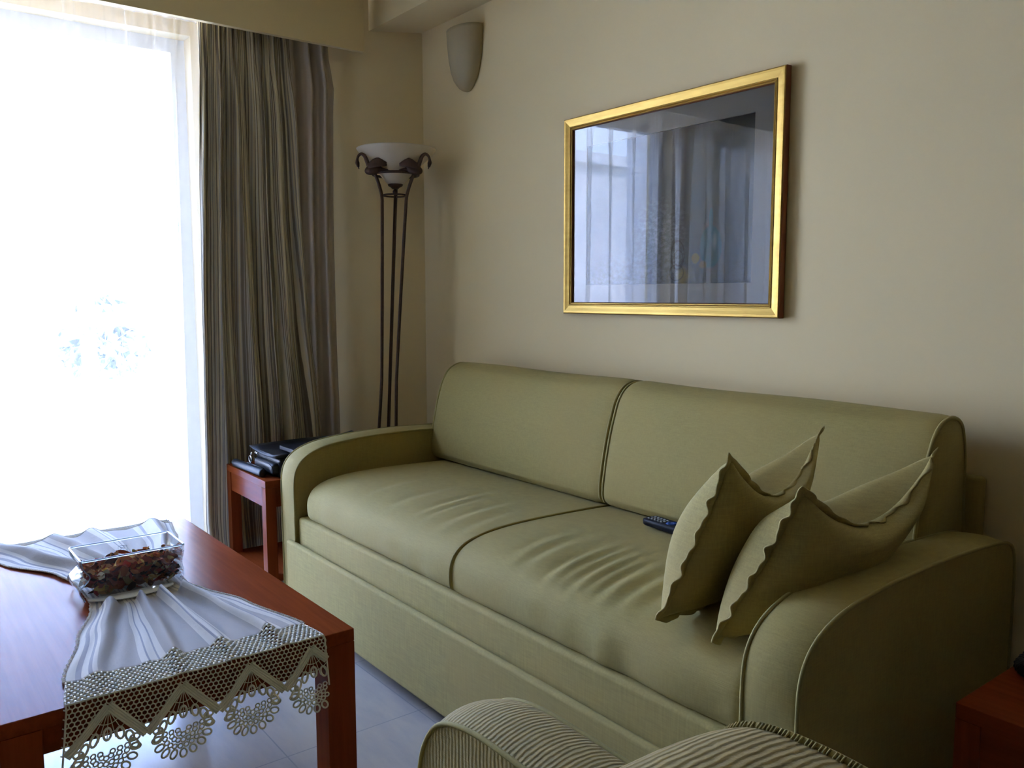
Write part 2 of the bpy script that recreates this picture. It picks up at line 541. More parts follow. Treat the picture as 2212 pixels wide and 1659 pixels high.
def sheer_mat(name, stops):
    m, nt, out = mat_new(name)
    h = NT(nt)
    tr = h.n('ShaderNodeBsdfTransparent'); tr.inputs[0].default_value = (1, 1, 1, 1)
    tl = h.n('ShaderNodeBsdfTranslucent'); tl.inputs[0].default_value = (0.96, 0.90, 0.77, 1)
    df = h.n('ShaderNodeBsdfDiffuse'); df.inputs[0].default_value = (0.92, 0.85, 0.72, 1)
    a = h.n('ShaderNodeMixShader'); a.inputs[0].default_value = 0.4
    h.link(tl.outputs[0], a.inputs[1]); h.link(df.outputs[0], a.inputs[2])
    lw = h.n('ShaderNodeLayerWeight'); lw.inputs[0].default_value = 0.5
    f = h.ramp(lw.outputs['Facing'], stops)
    tc = h.n('ShaderNodeTexCoord'); sp = h.n('ShaderNodeSeparateXYZ'); h.link(tc.outputs['UV'], sp.inputs[0])
    band = h.ramp(sp.outputs['Y'], [(0.938, 0.0), (0.942, 0.3)])      # doubled header tape
    f = h.math('ADD', f, band, True)
    b_ = h.n('ShaderNodeMixShader')
    h.link(f, b_.inputs[0]); h.link(tr.outputs[0], b_.inputs[1]); h.link(a.outputs[0], b_.inputs[2])
    h.link(b_.outputs[0], out.inputs[0])
    return m
M['voile'] = sheer_mat('white voile', [(0.0, 0.15), (0.35, 0.22), (0.6, 0.60), (0.9, 0.96)])
M['voile_dense'] = sheer_mat('doubled white voile', [(0.0, 0.78), (0.4, 0.83), (0.7, 0.92), (0.95, 0.99)])

def stripes_mat():
    m, nt, out = mat_new('striped curtain cloth')
    h = NT(nt)
    tc = h.n('ShaderNodeTexCoord'); sp = h.n('ShaderNodeSeparateXYZ'); h.link(tc.outputs['UV'], sp.inputs[0])
    u = sp.outputs['X']
    wob = h.math('MULTIPLY', h.noise(h.coords('UV', scale=(8, 12, 1)), 4, 3), 0.004)
    u = h.math('ADD', u, wob)
    def stripes(freq, seed):
        fl = h.math('FLOOR', h.math('MULTIPLY', h.math('ADD', u, seed), freq))
        wn_ = h.n('ShaderNodeTexWhiteNoise', _noise_dimensions='1D'); h.link(fl, wn_.inputs['W'])
        return wn_.outputs['Value']
    s1 = stripes(190, 0.0)
    s2 = stripes(60, 3.3)
    c = h.ramp(s1, [(0.0, (0.18, 0.135, 0.09)), (0.2, (0.72, 0.62, 0.38)), (0.36, (0.33, 0.28, 0.22)),
                    (0.5, (0.80, 0.70, 0.47)), (0.74, (0.46, 0.40, 0.32)), (0.86, (0.68, 0.63, 0.52))], 'CONSTANT')
    c = h.mix(0.2, c, h.ramp(s2, [(0.0, (0.46, 0.38, 0.26)), (0.5, (0.56, 0.53, 0.47)), (0.75, (0.36, 0.31, 0.28))], 'CONSTANT'))
    b = principled(nt, out, Roughness=0.9)
    h.link(c, b.inputs['Base Color'])
    t = h.n('ShaderNodeBsdfTranslucent'); h.link(c, t.inputs[0])
    mx = h.n('ShaderNodeMixShader'); mx.inputs[0].default_value = 0.02
    h.link(b.outputs[0], mx.inputs[1]); h.link(t.outputs[0], mx.inputs[2]); h.link(mx.outputs[0], out.inputs[0])
    return m
M['stripes'] = stripes_mat()
M['blackout'] = fabric('grey lining cloth', (0.46, 0.39, 0.31), var=0.05, sheen=0.0, bump=0.05)

ZTOP = 2.46
# sheer: folds hang from a gathered header
def sheer(y0, y1, n, m, xc, amp, label, seed):
    P = []; UV = []; NZ = 26
    rnd = random.Random(seed); ph = [rnd.uniform(0, 6.28) for _ in range(8)]
    for i in range(n + 1):
        t = i / n; y = lerp(y0, y1, t)
        row = []; uvr = []
        for j in range(NZ + 1):
            s = j / NZ; z = lerp(0.03, ZTOP, s); k = 1 - s
            yy = y + 0.018 * k * sin(7.1 * y + ph[0])
            fine = 0.0045 * sin(2 * pi * y / 0.037 + ph[1] + 1.2 * sin(9 * y))
            wide = amp * (0.016 + 0.022 * k) * (0.6 * sin(2 * pi * y / 0.20 + ph[2] + 0.9 * sin(3.1 * y + 0.8 * k)) + 0.4 * sin(2 * pi * y / 0.113 + ph[3] + 0.7 * k))
            f = max(0, (s - 0.80) / 0.2)
            p = 2 * pi * y / 0.19 + ph[2] + 1.1 * sin(4.3 * y + ph[4])
            fold = (1 - f) * (0.35 + 0.65 * k ** 0.5)
            x_ = xc + lerp(0.5 * wide, fine + 0.2 * wide, f) + amp * 0.024 * fold * sin(p + 0.5 * k)
            yy += 0.040 * fold * sin(2 * (p + 0.5 * k)) * (0.55 + 0.45 * sin(2.9 * y + ph[5]))
            row.append((x_, yy, z)); uvr.append((t * 5, s))
        P.append(row); UV.append(uvr)
    return tag(cloth('sheer_curtain', P, UV, m), label, 'curtain')
sheer(-0.12, 1.16, 420, 'voile', -3.615, 1.25, 'white sheer curtain drawn across the bright glass door', 11)
sheer(-1.75, -0.16, 420, 'voile_dense', -3.615, 1.1, 'denser white sheer curtain seen only in the picture glass reflection', 12)

# striped drape pushed to the corner
P = []; UV = []
NT_, NZ_ = 360, 60
for i in range(NT_ + 1):
    t = i / NT_
    row = []; uvr = []
    for j in range(NZ_ + 1):
        s = j / NZ_; z = lerp(0.02, 2.40, s); k = 1 - s
        yl, yr = interp([(0.02, 1.075, 1.625), (0.27, 1.062, 1.62), (0.6, 1.070, 1.60), (1.1, 1.082, 1.56), (1.6, 1.10, 1.535), (1.9, 1.112, 1.53), (2.2, 1.125, 1.51), (2.4, 1.13, 1.50)], z)
        tt = t + 0.018 * sin(2 * pi * (2.0 * t) + 2.2 * k) + 0.010 * k * sin(2 * pi * 5 * t + 1.0)
        y = lerp(yl, yr, tt)
        phase = 2 * pi * (5.6 * t) + 1.3 * sin(2.6 * k + 5 * t) + 1.1 * k * sin(11 * t)
        body = 0.031 * sin(phase) + 0.012 * sin(2.3 * phase + 1.3 + 1.6 * k) + 0.006 * sin(4.1 * phase + 2.5 * k)
        pl = 0.011 * sin(2 * pi * 15 * t) + 0.004 * sin(2 * pi * 31 * t)
        w = min(1, max(0, (z - 2.02) / 0.2)); w = w * w * (3 - 2 * w)
        amp = lerp(0.85, 1.1, k)
        x = -3.508 + lerp(body * amp, pl + 0.25 * body, w) 
        row.append((x, y, z)); uvr.append((t * 1.5, s))
    P.append(row); UV.append(uvr)
o = cloth('striped_curtain', P, UV, 'stripes', solid=0.0025)
tag(o, 'thin striped beige and grey curtain gathered beside the glass door', 'curtain')

# plain grey lining curtain in the corner
P = []; UV = []
NT_ = 160
for i in range(NT_ + 1):
    t = i / NT_
    row = []; uvr = []
    for j in range(NZ_ + 1):
        s = j / NZ_; z = lerp(0.02, 2.40, s); k = 1 - s
        yr = interp([(0.02, 1.735), (0.57, 1.722), (1.0, 1.716), (1.5, 1.716), (2.0, 1.728), (2.12, 1.735), (2.2, 1.722), (2.26, 1.712), (2.4, 1.71)], z)[0]
        yl = 1.46
        tt = t + 0.02 * sin(2 * pi * 2 * t + 1.5 * k)
        y = lerp(yl, yr, tt)
        phase = 2 * pi * 3.6 * t + 1.1 * sin(1.3 * k + 2 * t) + 0.5
        x = -3.585 + 0.018 * sin(phase) + 0.006 * sin(2.2 * phase + k) + 0.045 * t
        row.append((x, y, z)); uvr.append((t * 0.7, s))
    P.append(row); UV.append(uvr)
o = cloth('lining_curtain', P, UV, 'blackout', solid=0.002)
tag(o, 'plain dark grey lining curtain hanging behind the striped one', 'curtain')

# ================================================================ SCONCE
s = thing('wall_sconce', 'frosted glass shield sconce high on the wall near the corner', 'wall lamp', (-2.985, WY, 2.06))
prof = [(0.0, 0.0), (0.008, 0.016), (0.03, 0.027), (0.06, 0.038), (0.12, 0.052), (0.2, 0.068), (0.35, 0.083), (0.55, 0.095), (0.8, 0.103), (1.0, 0.106)]
mb = MB(); rows = []
NZ = 28
for j in range(NZ + 1):
    v = (j / NZ) ** 1.5
    w = interp(prof, v)[0]
    z = 2.053 + 0.25 * v
    dpt = 0.012 + 0.062 * (w / 0.106) ** 0.8
    rows.append([(-2.985 - w * cos(pi * k / 28), WY - 0.004 - dpt * sin(pi * k / 28) ** 0.8, z) for k in range(29)])
mb.grid(rows)
mb.build('lamp_shade', 'sconce_glass', s, solid=0.004)
mb = MB(); mb.box((-3.06, WY - 0.012, 2.16), (-2.91, WY, 2.29)); mb.build('back_plate', 'paper', s, bevel=0.003)
mb = MB()
mb.tube([(-2.892, WY - 0.002, 2.285), (-2.892, WY - 0.02, 2.285)], 0.004); mb.ell((-2.892, WY - 0.022, 2.285), (0.006, 0.006, 0.006))
mb.build('clip', 'chrome', s)
mb = MB(); mb.tube(smooth_poly([(-3.03, WY - 0.003, 2.16), (-3.035, WY - 0.004, 2.12), (-3.045, WY - 0.004, 2.10), (-3.06, WY - 0.003, 2.085)]), 0.0008, 5)
mb.build('loose_wire', 'bronze', s)

# ================================================================ PICTURE
pic = thing('framed_picture', 'large gold framed picture under glass on the wall above the sofa', 'picture', (-1.883, WY, 1.132))
X0, X1, Z0, Z1 = -2.347, -1.4195, 1.132, 1.830
def frame_ring(mb, prof, mi=0):
    rows = []
    for ins, dep in prof:
        rows.append([(X0 + ins, WY - dep, Z0 + ins), (X1 - ins, WY - dep, Z0 + ins), (X1 - ins, WY - dep, Z1 - ins), (X0 + ins, WY - dep, Z1 - ins)])
    mb.grid(rows, close_v=True, mi=mi)
mb = MB()
frame_ring(mb, [(0.0, 0.004), (0.0, 0.024), (0.001, 0.027)], 1)
frame_ring(mb, [(0.001, 0.027), (0.004, 0.029), (0.010, 0.0285), (0.020, 0.0255), (0.0285, 0.0235), (0.030, 0.0255), (0.033, 0.0262), (0.0345, 0.0235), (0.0355, 0.0215), (0.0365, 0.0235), (0.039, 0.024), (0.0405, 0.0215)])
frame_ring(mb, [(0.0405, 0.0215), (0.0415, 0.019), (0.0425, 0.014)], 1)
mb.build('frame', ['gold', 'bole'], pic, smooth=False)
mb = MB(); mb.box((X0 + 0.006, WY - 0.008, Z0 + 0.006), (X1 - 0.006, WY - 0.002, Z1 - 0.006)); mb.build('backing', 'backing', pic, smooth=False)
PX0, PX1, PZ0, PZ1 = -2.238, -1.528, 1.2345, 1.7225
mb = MB()
a0, a1, b0, b1 = X0 + 0.038, X1 - 0.038, Z0 + 0.038, Z1 - 0.038
yA, yB = WY - 0.0135, WY - 0.0118
rows = []
for (x0, x1, z0, z1, y) in ((a0, a1, b0, b1, WY - 0.0085), (a0, a1, b0, b1, yA), (PX0, PX1, PZ0, PZ1, yA), (PX0 + 0.001, PX1 - 0.001, PZ0 + 0.001, PZ1 - 0.001, WY - 0.0100)):
    rows.append([(x0, y, z0), (x1, y, z0), (x1, y, z1), (x0, y, z1)])
mb.grid(rows, close_v=True); mb.build('mat', 'paper', pic, smooth=False)

def print_mat():
    m, nt, out = mat_new('still life print')
    h = NT(nt)
    b = principled(nt, out, Roughness=0.8)
    tc = h.n('ShaderNodeTexCoord'); sp = h.n('ShaderNodeSeparateXYZ'); h.link(tc.outputs['UV'], sp.inputs[0])
    U, V = sp.outputs['X'], sp.outputs['Y']
    nb = h.noise(h.coords('UV'), 4, 5, 0.6); nf = h.noise(h.coords('UV'), 40, 4, 0.7); ns = h.noise(h.coords('UV', scale=(30, 2, 1)), 1, 3)
    def ellm(cx, cy, rx, ry, soft=0.3):
        dx = h.math('DIVIDE', h.math('SUBTRACT', U, cx), rx); dy = h.math('DIVIDE', h.math('SUBTRACT', V, cy), ry)
        d = h.math('SQRT', h.math('ADD', h.math('MULTIPLY', dx, dx), h.math('MULTIPLY', dy, dy)))
        return h.ramp(d, [(1 - soft, 1.0), (1.0, 0.0)])
    def ring(cx, cy, rx, ry):
        dx = h.math('DIVIDE', h.math('SUBTRACT', U, cx), rx); dy = h.math('DIVIDE', h.math('SUBTRACT', V, cy), ry)
        d = h.math('SQRT', h.math('ADD', h.math('MULTIPLY', dx, dx), h.math('MULTIPLY', dy, dy)))
        return h.ramp(d, [(0.78, 0.0), (0.88, 1.0), (1.0, 0.0)])
    c = h.mix(nb, (0.07, 0.075, 0.095), (0.16, 0.165, 0.19))
    c = h.mix(h.math('MULTIPLY', ns, 0.5), c, (0.10, 0.10, 0.12))
    c = h.mix(h.ramp(U, [(0.63, 0.0), (0.66, 0.8), (0.95, 0.6)]), c, (0.30, 0.35, 0.35))          # pale cloth on the right
    c = h.mix(h.math('MULTIPLY', h.ramp(V, [(0.86, 0.0), (0.97, 1.0)]), 0.85), c, (0.055, 0.055, 0.075))
    c = h.mix(h.math('MULTIPLY', ellm(0.5, 0.33, 0.2, 0.3, 0.9), h.ramp(nf, [(0.45, 0.0), (0.6, 0.7)])), c, (0.30, 0.32, 0.36))
    c = h.mix(h.math('MULTIPLY', h.ramp(V, [(0.05, 1.0), (0.28, 0.0)]), h.ramp(nf, [(0.4, 0.0), (0.65, 0.8)])), c, (0.26, 0.30, 0.38))
    c = h.mix(h.math('MULTIPLY', ellm(0.08, 0.25, 0.16, 0.35, 0.9), 0.5), c, (0.42, 0.28, 0.25))
    c = h.mix(h.math('MULTIPLY', ellm(0.775, 0.24, 0.062, 0.135, 0.15), 0.85), c, (0.10, 0.33, 0.42))     # blue flask
    c = h.mix(h.math('MULTIPLY', ellm(0.775, 0.40, 0.013, 0.08, 0.3), 0.85), c, (0.12, 0.34, 0.44))
    c = h.mix(h.math('MULTIPLY', ellm(0.795, 0.27, 0.015, 0.07, 0.8), 0.7), c, (0.35, 0.55, 0.62))
    c = h.mix(ellm(0.695, 0.175, 0.025, 0.036, 0.3), c, (0.55, 0.42, 0.13))                            # fruit
    c = h.mix(h.math('MULTIPLY', ellm(0.735, 0.135, 0.026, 0.03, 0.5), 0.8), c, (0.50, 0.34, 0.16))
    c = h.mix(h.math('MULTIPLY', ellm(0.625, 0.06, 0.045, 0.08, 0.6), 0.9), c, (0.42, 0.33, 0.07))
    sc = h.math('ADD', ring(0.595, 0.20, 0.042, 0.10), h.math('ADD', ring(0.60, 0.18, 0.028, 0.055), ring(0.59, 0.09, 0.045, 0.055)), True)  # carved scroll ornament
    c = h.mix(h.math('MULTIPLY', sc, 0.7), c, (0.035, 0.03, 0.025))
    c = h.mix(h.math('MULTIPLY', ellm(0.60, 0.62, 0.04, 0.16, 0.9), 0.35), c, (0.30, 0.30, 0.27))
    h.link(c, b.inputs['Base Color'])
    return m
M['print'] = print_mat()
mb = MB(); mb.add([(PX0 - 0.01, WY - 0.0095, PZ0 - 0.01), (PX1 + 0.01, WY - 0.0095, PZ0 - 0.01), (PX1 + 0.01, WY - 0.0095, PZ1 + 0.01), (PX0 - 0.01, WY - 0.0095, PZ1 + 0.01)], [(0, 1, 2, 3)])
o = mb.build('print', 'print', pic, smooth=False, recalc=False)
set_uv(o, [(0, 0), (1, 0), (1, 1), (0, 1)])
M['picglass'] = thin_glass('picture glass', (0.95, 0.95, 0.95), 1.45)
mb = MB(); mb.add([(a0, WY - 0.0155, b0), (a1, WY - 0.0155, b0), (a1, WY - 0.0155, b1), (a0, WY - 0.0155, b1)], [(0, 1, 2, 3)])
mb.build('glass_pane', 'picglass', pic, smooth=False, recalc=False)

# ================================================================ FLOOR LAMP
LC = Vector((-3.213, 1.85, 0))
LAT = Vector((0.611, 0.791, 0)); DEP = Vector((-0.791, 0.611, 0))
LEAN = 0.047
def LP(lx, ly, z):
    return LC + LAT * (lx + LEAN * (z - 1.7)) + DEP * ly + Vector((0, 0, z))
lamp = thing('floor_lamp', 'dark bronze floor lamp with swans and white bowl shade in the corner', 'lamp', tuple(LP(0, 0, 0)))
def lp_rev(mb, prof, seg=40, mi=0, cap=False):
    rows = [[LP(r_ * cos(2 * pi * k / seg), r_ * sin(2 * pi * k / seg), z) for k in range(seg)] for r_, z in prof]
    mb.grid(rows, close_v=True, mi=mi)
mb = MB()
lp_rev(mb, [(0.0, 0.0), (0.135, 0.0), (0.135, 0.012), (0.128, 0.02), (0.05, 0.026), (0.02, 0.04), (0.0, 0.041)]); mb.build('base', 'bronze', lamp)
mb = MB(); lp_rev(mb, [(0.004, 1.672), (0.034, 1.676), (0.060, 1.705), (0.092, 1.742), (0.125, 1.772), (0.150, 1.796), (0.168, 1.818), (0.170, 1.822), (0.166, 1.822), (0.147, 1.80), (0.122, 1.777), (0.089, 1.747), (0.058, 1.711), (0.03, 1.682), (0.004, 1.678)], 56)
mb.build('lamp_shade', 'frosted', lamp)
mb = MB(); lp_rev(mb, [(0.0, 1.655), (0.012, 1.655), (0.02, 1.662), (0.031, 1.668), (0.033, 1.675), (0.0, 1.6755)]); mb.build('cup', 'bronze', lamp)
mb = MB()
mb.tube([LP(0, 0, 0.03), LP(0, 0, 1.655)], 0.0055, 10)
mb.ell(LP(0, 0, 1.643), (0.011, 0.011, 0.011)); mb.build('stem', 'bronze', lamp)
for zr, rr, th in ((1.716, 0.097, 0.006), (1.628, 0.052, 0.0038)):
    mb = MB(); mb.tube([LP(rr * cos(2 * pi * k / 48), rr * sin(2 * pi * k / 48), zr) for k in range(48)], th, 8, closed=True)
    mb.build('ring', 'bronze', lamp)
for ang in (95, 212, 332):
    ca, sa = cos(radians(ang)), sin(radians(ang))
    def q(r_, z): return LP(r_ * ca, r_ * sa, z)
    mb = MB()
    mb.tube(smooth_poly([q(0.100, 0.024), q(0.075, 0.14), q(0.052, 0.40), q(0.043, 0.62), q(0.038, 0.80), q(0.038, 0.87), q(0.045, 1.15), q(0.054, 1.45), q(0.058, 1.57), q(0.061, 1.62), q(0.074, 1.665), q(0.094, 1.712)], 6), 0.0070, 10)
    mb.build('pole', 'bronze', lamp)
    mb = MB()
    # swan: body, folded wings, curved neck and beak
    if ang == 95: rad = LAT * ca + DEP * sa; base_ = q(0.108, 1.74) - Vector((0, 0, 1.74))
    else: rad = LAT * (1 if ca > 0 else -1); base_ = q(0.104, 1.74) - DEP * 0.030 - Vector((0, 0, 1.74))
    tan = Vector((0, 0, 1)).cross(rad)
    def sq(r_, z, b_=base_, d_=rad): return b_ + d_ * (r_ - 0.108) + Vector((0, 0, z))
    rot = Matrix((tuple(rad), tuple(tan), (0, 0, 1))).transposed()
    tilt = Matrix.Rotation(radians(18), 3, 'Y')
    mb.ell(sq(0.104, 1.727), (0.037, 0.020, 0.022), rot=rot @ tilt)
    for sg in (-1, 1):
        w1 = []
        for u_ in range(11):
            fu = u_ / 10
            rr = 0.122 - 0.078 * fu; zz = 1.737 + 0.010 * fu + 0.010 * sin(pi * fu); hw = 0.018 * sin(pi * (0.12 + 0.80 * fu)) ** 0.7 + 0.002
            off = sg * (0.014 + 0.010 * sin(pi * fu))
            w1.append([sq(rr, zz + hw * sin(2 * pi * v_ / 10)) + tan * (off + 0.0045 * cos(2 * pi * v_ / 10)) for v_ in range(10)])
        mb.grid(w1, close_v=True)
    tl_ = [[sq(0.085 - 0.045 * u_ / 6, 1.728 - 0.004 * u_ / 6 + (0.012 - 0.010 * u_ / 6) * sin(2 * pi * v_ / 8)) + tan * (0.014 - 0.010 * u_ / 6) * cos(2 * pi * v_ / 8) for v_ in range(8)] for u_ in range(7)]
    mb.grid(tl_, close_v=True)
    mb.tube([q(0.094, 1.712), sq(0.104, 1.722)], 0.008, 8)
    nk = smooth_poly([sq(0.120, 1.735), sq(0.128, 1.757), sq(0.138, 1.780), sq(0.152, 1.790), sq(0.165, 1.781), sq(0.170, 1.763), sq(0.168, 1.746), sq(0.163, 1.728)], 5)
    nr = []
    for i_ in range(len(nk)):
        fr = i_ / (len(nk) - 1)
        nr.append(0.0100 - 0.0050 * min(1, fr * 1.6) + (0.0038 * exp(-((fr - 0.8) / 0.09) ** 2)) if fr < 0.93 else 0.0022)
    mb.tube(nk, nr, 10)
    mb.build('swan', 'bronze', lamp)

# ================================================================ SOFA
sofa = thing('sofa', 'long green linen two seat sofa bed against the wall', 'sofa', (-1.875, 1.62, 0))
ARM = [(1.206, 0.03), (1.205, 0.48), (1.208, 0.535), (1.222, 0.575), (1.252, 0.607), (1.30, 0.630), (1.37, 0.646), (1.50, 0.657), (1.66, 0.661), (1.83, 0.657), (1.95, 0.650), (2.02, 0.637), (2.048, 0.605), (2.055, 0.55), (2.055, 0.03)]
def arm_prof():
    pts = [Vector((0, y, z)) for y, z in ARM]
    p = [pts[0]] + smooth_poly(pts[1:-1], 5) + [pts[-1]]
    return [(v.y, v.z) for v in p]
def make_arm(x0, x1):
    pf = arm_prof(); n = len(pf)
    mb = MB(); rows = []
    cy, cz = 1.63, 0.40
    K = 10
    for k in range(K + 1):
        t = k / K; x = lerp(x0, x1, t)
        crown = 0.009 * (1 - (2 * t - 1) ** 2)
        row = []
        for (y, z) in pf:
            d = Vector((y - cy, z - cz)); 
            f = crown if z > 0.06 else 0
            dd = d.normalized() * f
            row.append((x, y + dd.x * 0.7, z + dd.y))
        rows.append(row)
    o = mb.grid(rows)
    mb.f.append(tuple(o + j for j in range(n))); mb.mi.append(0)
    mb.f.append(tuple(o + K * n + j for j in reversed(range(n)))); mb.mi.append(0)
    mb.f.append((o, o + K * n, o + K * n + n - 1, o + n - 1)); mb.mi.append(0)
    a = mb.build('armrest', 'sofa', sofa, bevel=0.006, seg=3)
    for x in (x0, x1):
        mb = MB(); mb.tube([(x, y, z) for y, z in pf], 0.0042, 8); mb.build('piping', 'pipe', a)
make_arm(-2.985, -2.868)
make_arm(-0.885, -0.772)

def sweep_x(prof_fn, xs, name, m, ends=True, **kw):
    rows = [[(x, y, z) for (y, z) in prof_fn(x)] for x in xs]
    n = len(rows[0]); mb = MB(); o = mb.grid(rows, close_v=True)
    if ends:
        mb.f.append(tuple(o + j for j in range(n))); mb.mi.append(0)
        mb.f.append(tuple(o + (len(xs) - 1) * n + j for j in reversed(range(n)))); mb.mi.append(0)
    return mb.build(name, m, sofa, **kw)

SEAT = [Vector((0, y, z)) for y, z in [(1.90, 0.39), (1.90, 0.53), (1.80, 0.538), (1.62, 0.543), (1.47, 0.543), (1.37, 0.537), (1.30, 0.524), (1.255, 0.502), (1.232, 0.470), (1.226, 0.43), (1.232, 0.395), (1.26, 0.378), (1.40, 0.375)]]
SEATP = [(v.y, v.z) for v in ([SEAT[0]] + smooth_poly(SEAT[1:-1], 20) + [SEAT[-1]])]
SEATC = [(v.y, v.z) for v in ([SEAT[0]] + smooth_poly(SEAT[1:-1], 6) + [SEAT[-1]])]
def wrinkle(x, y):
    # soft pulls that run back from the front edge
    w = 0.0
    for cx, cy, W, L, A in ((-1.535, 1.36, 0.017, 0.13, 6.5), (-1.49, 1.40, 0.014, 0.12, 5.0), (-1.445, 1.36, 0.017, 0.14, 7.0), (-1.40, 1.38, 0.013, 0.11, 4.5), (-1.355, 1.35, 0.017, 0.13, 6.5),
                           (-1.63, 1.36, 0.020, 0.12, 5.0), (-1.70, 1.38, 0.02, 0.10, 3.0), (-1.29, 1.37, 0.016, 0.12, 5.0), (-1.22, 1.36, 0.018, 0.11, 4.0), (-2.21, 1.45, 0.022, 0.16, 4.5),
                           (-2.15, 1.42, 0.016, 0.14, 3.0), (-2.06, 1.44, 0.022, 0.16, 4.5), (-2.35, 1.42, 0.025, 0.15, 3.0), (-2.53, 1.40, 0.025, 0.14, 2.5), (-1.96, 1.40, 0.02, 0.12, 3.0)):
        d = x - cx + 0.13 * (y - cy)
        w += -0.00078 * A * exp(-((y - cy) / L) ** 2) * (exp(-(d / W) ** 2) - 0.75 * exp(-((d - 1.7 * W) / W) ** 2))
    return w
def seat_fn(x0, x1, rl, rr):
    def fn(x):
        e = 1.0
        out = []
        for (y, z) in SEATP:
            s = 0.0
            if x - x0 < rl: s = 1 - sqrt(max(0, 1 - (1 - (x - x0) / rl) ** 2))
            if x1 - x < rr: s = max(s, 1 - sqrt(max(0, 1 - (1 - (x1 - x) / rr) ** 2)))
            R_ = rl if x - x0 < rl else rr
            yy = y + (R_ * 0.75 * s if y < 1.40 else R_ * 0.75 * s * max(0, (1.6 - y) / 0.2) if y < 1.6 else 0)
            zz = z - (R_ * 0.55 * s if z > 0.46 else 0)
            if z > 0.495: zz += wrinkle(x, y) * min(1, (z - 0.495) / 0.035) * (1 - s)
            if z < 0.5 and y < 1.3: yy += 0.003 * min(1, (0.5 - z) / 0.05) * sin(37 * x + 2 * sin(9 * x)) * (1 if x > -1.3 else 0.35)
            out.append((yy, zz))
        return out
    return fn
def xs_for(x0, x1, r, n):
    a = [x0 + r * (1 - cos(pi / 2 * k / 8)) for k in range(8)]
    b_ = [x1 - r * (1 - cos(pi / 2 * k / 8)) for k in range(8)][::-1]
    return a + [lerp(x0 + r, x1 - r, k / n) for k in range(n + 1)] + b_
c1 = sweep_x(seat_fn(-2.862, -1.867, 0.075, 0.012), xs_for(-2.862, -1.867, 0.012, 110), 'seat_cushion', 'sofa')
c2 = sweep_x(seat_fn(-1.866, -0.890, 0.012, 0.04), xs_for(-1.866, -0.890, 0.012, 110), 'seat_cushion', 'sofa')
mb = MB(); mb.tube([(-1.8665, y - (0.002 if y < 1.3 else 0), z + 0.0005) for y, z in SEATC[2:-8]], 0.0036, 8); mb.build('piping', 'pipe', c2)

BACK = [Vector((0, y, z)) for y, z in [(1.90, 0.535), (1.835, 0.537), (1.806, 0.549), (1.797, 0.58), (1.803, 0.64), (1.822, 0.74), (1.848, 0.83), (1.872, 0.882), (1.905, 0.913), (1.950, 0.926), (1.990, 0.918), (2.018, 0.89), (2.034, 0.82), (2.040, 0.70), (2.042, 0.55), (1.98, 0.536)]]
BACKP = [(v.y, v.z) for v in smooth_poly(BACK, 5)]
def back_fn(x0, x1):
    cy, cz = 1.93, 0.73
    def fn(x):
        t = (x - x0) / (x1 - x0); e = 1 - (2 * t - 1) ** 8
        ee = min(1, min(x - x0, x1 - x) / 0.035); rnd_ = 1 - (1 - ee) ** 2
        bulge = 0.010 * (1 - (2 * t - 1) ** 2)
        out = []
        for y, z in BACKP:
            d = Vector((y - cy, z - cz)); k = 1 - 0.03 * (1 - rnd_)
            yy, zz = cy + d.x * k, cz + d.y * k
            if y < 1.9 and z > 0.56: yy -= bulge
            zz += 0.002 * sin(9 * x) * (1 if z > 0.85 else 0)
            out.append((yy, zz))
        return out
    return fn
for x0, x1 in ((-2.872, -1.879), (-1.866, -0.884)):
    xs = [x0 + 0.035 * (k / 6) for k in range(6)] + [lerp(x0 + 0.035, x1 - 0.035, k / 40) for k in range(41)] + [x1 - 0.035 * (k / 6) for k in range(6)][::-1]
    bc = sweep_x(back_fn(x0, x1), xs, 'back_cushion', 'sofa')
    for x in (x0 + 0.001, x1 - 0.001):
        p = back_fn(x0, x1)(x)
        mb = MB(); mb.tube([(x, y, z) for y, z in p[2:-6]], 0.0048, 8); mb.build('piping', 'pipe', bc)
mb = MB(); mb.box((-2.87, 2.046, 0.05), (-0.845, 2.070, 0.775)); mb.build('back_frame', 'sofa', sofa, bevel=0.012, seg=3)
# rail under the mattress and the drawer front
mb = MB(); mb.box((-2.866, 1.216, 0.20), (-0.887, 1.90, 0.388)); mb.build('seat_rail', 'sofa_slub', sofa, bevel=0.012, seg=3)
mb = MB(); mb.box((-2.925, 1.190, 0.04), (-0.84, 1.214, 0.296)); mb.build('drawer_front', 'sofa_slub', sofa, bevel=0.0115, seg=4)
mb = MB(); mb.box((-2.86, 1.25, 0.05), (-0.89, 2.04, 0.2)); mb.build('base', 'sofa_slub', sofa, smooth=False)
for x in (-2.93, -0.83):
    for y in (1.28, 1.98):
        mb = MB(); mb.tube([(x, y, 0), (x, y, 0.035)], 0.022, 14); mb.build('foot', 'blackplastic', sofa)

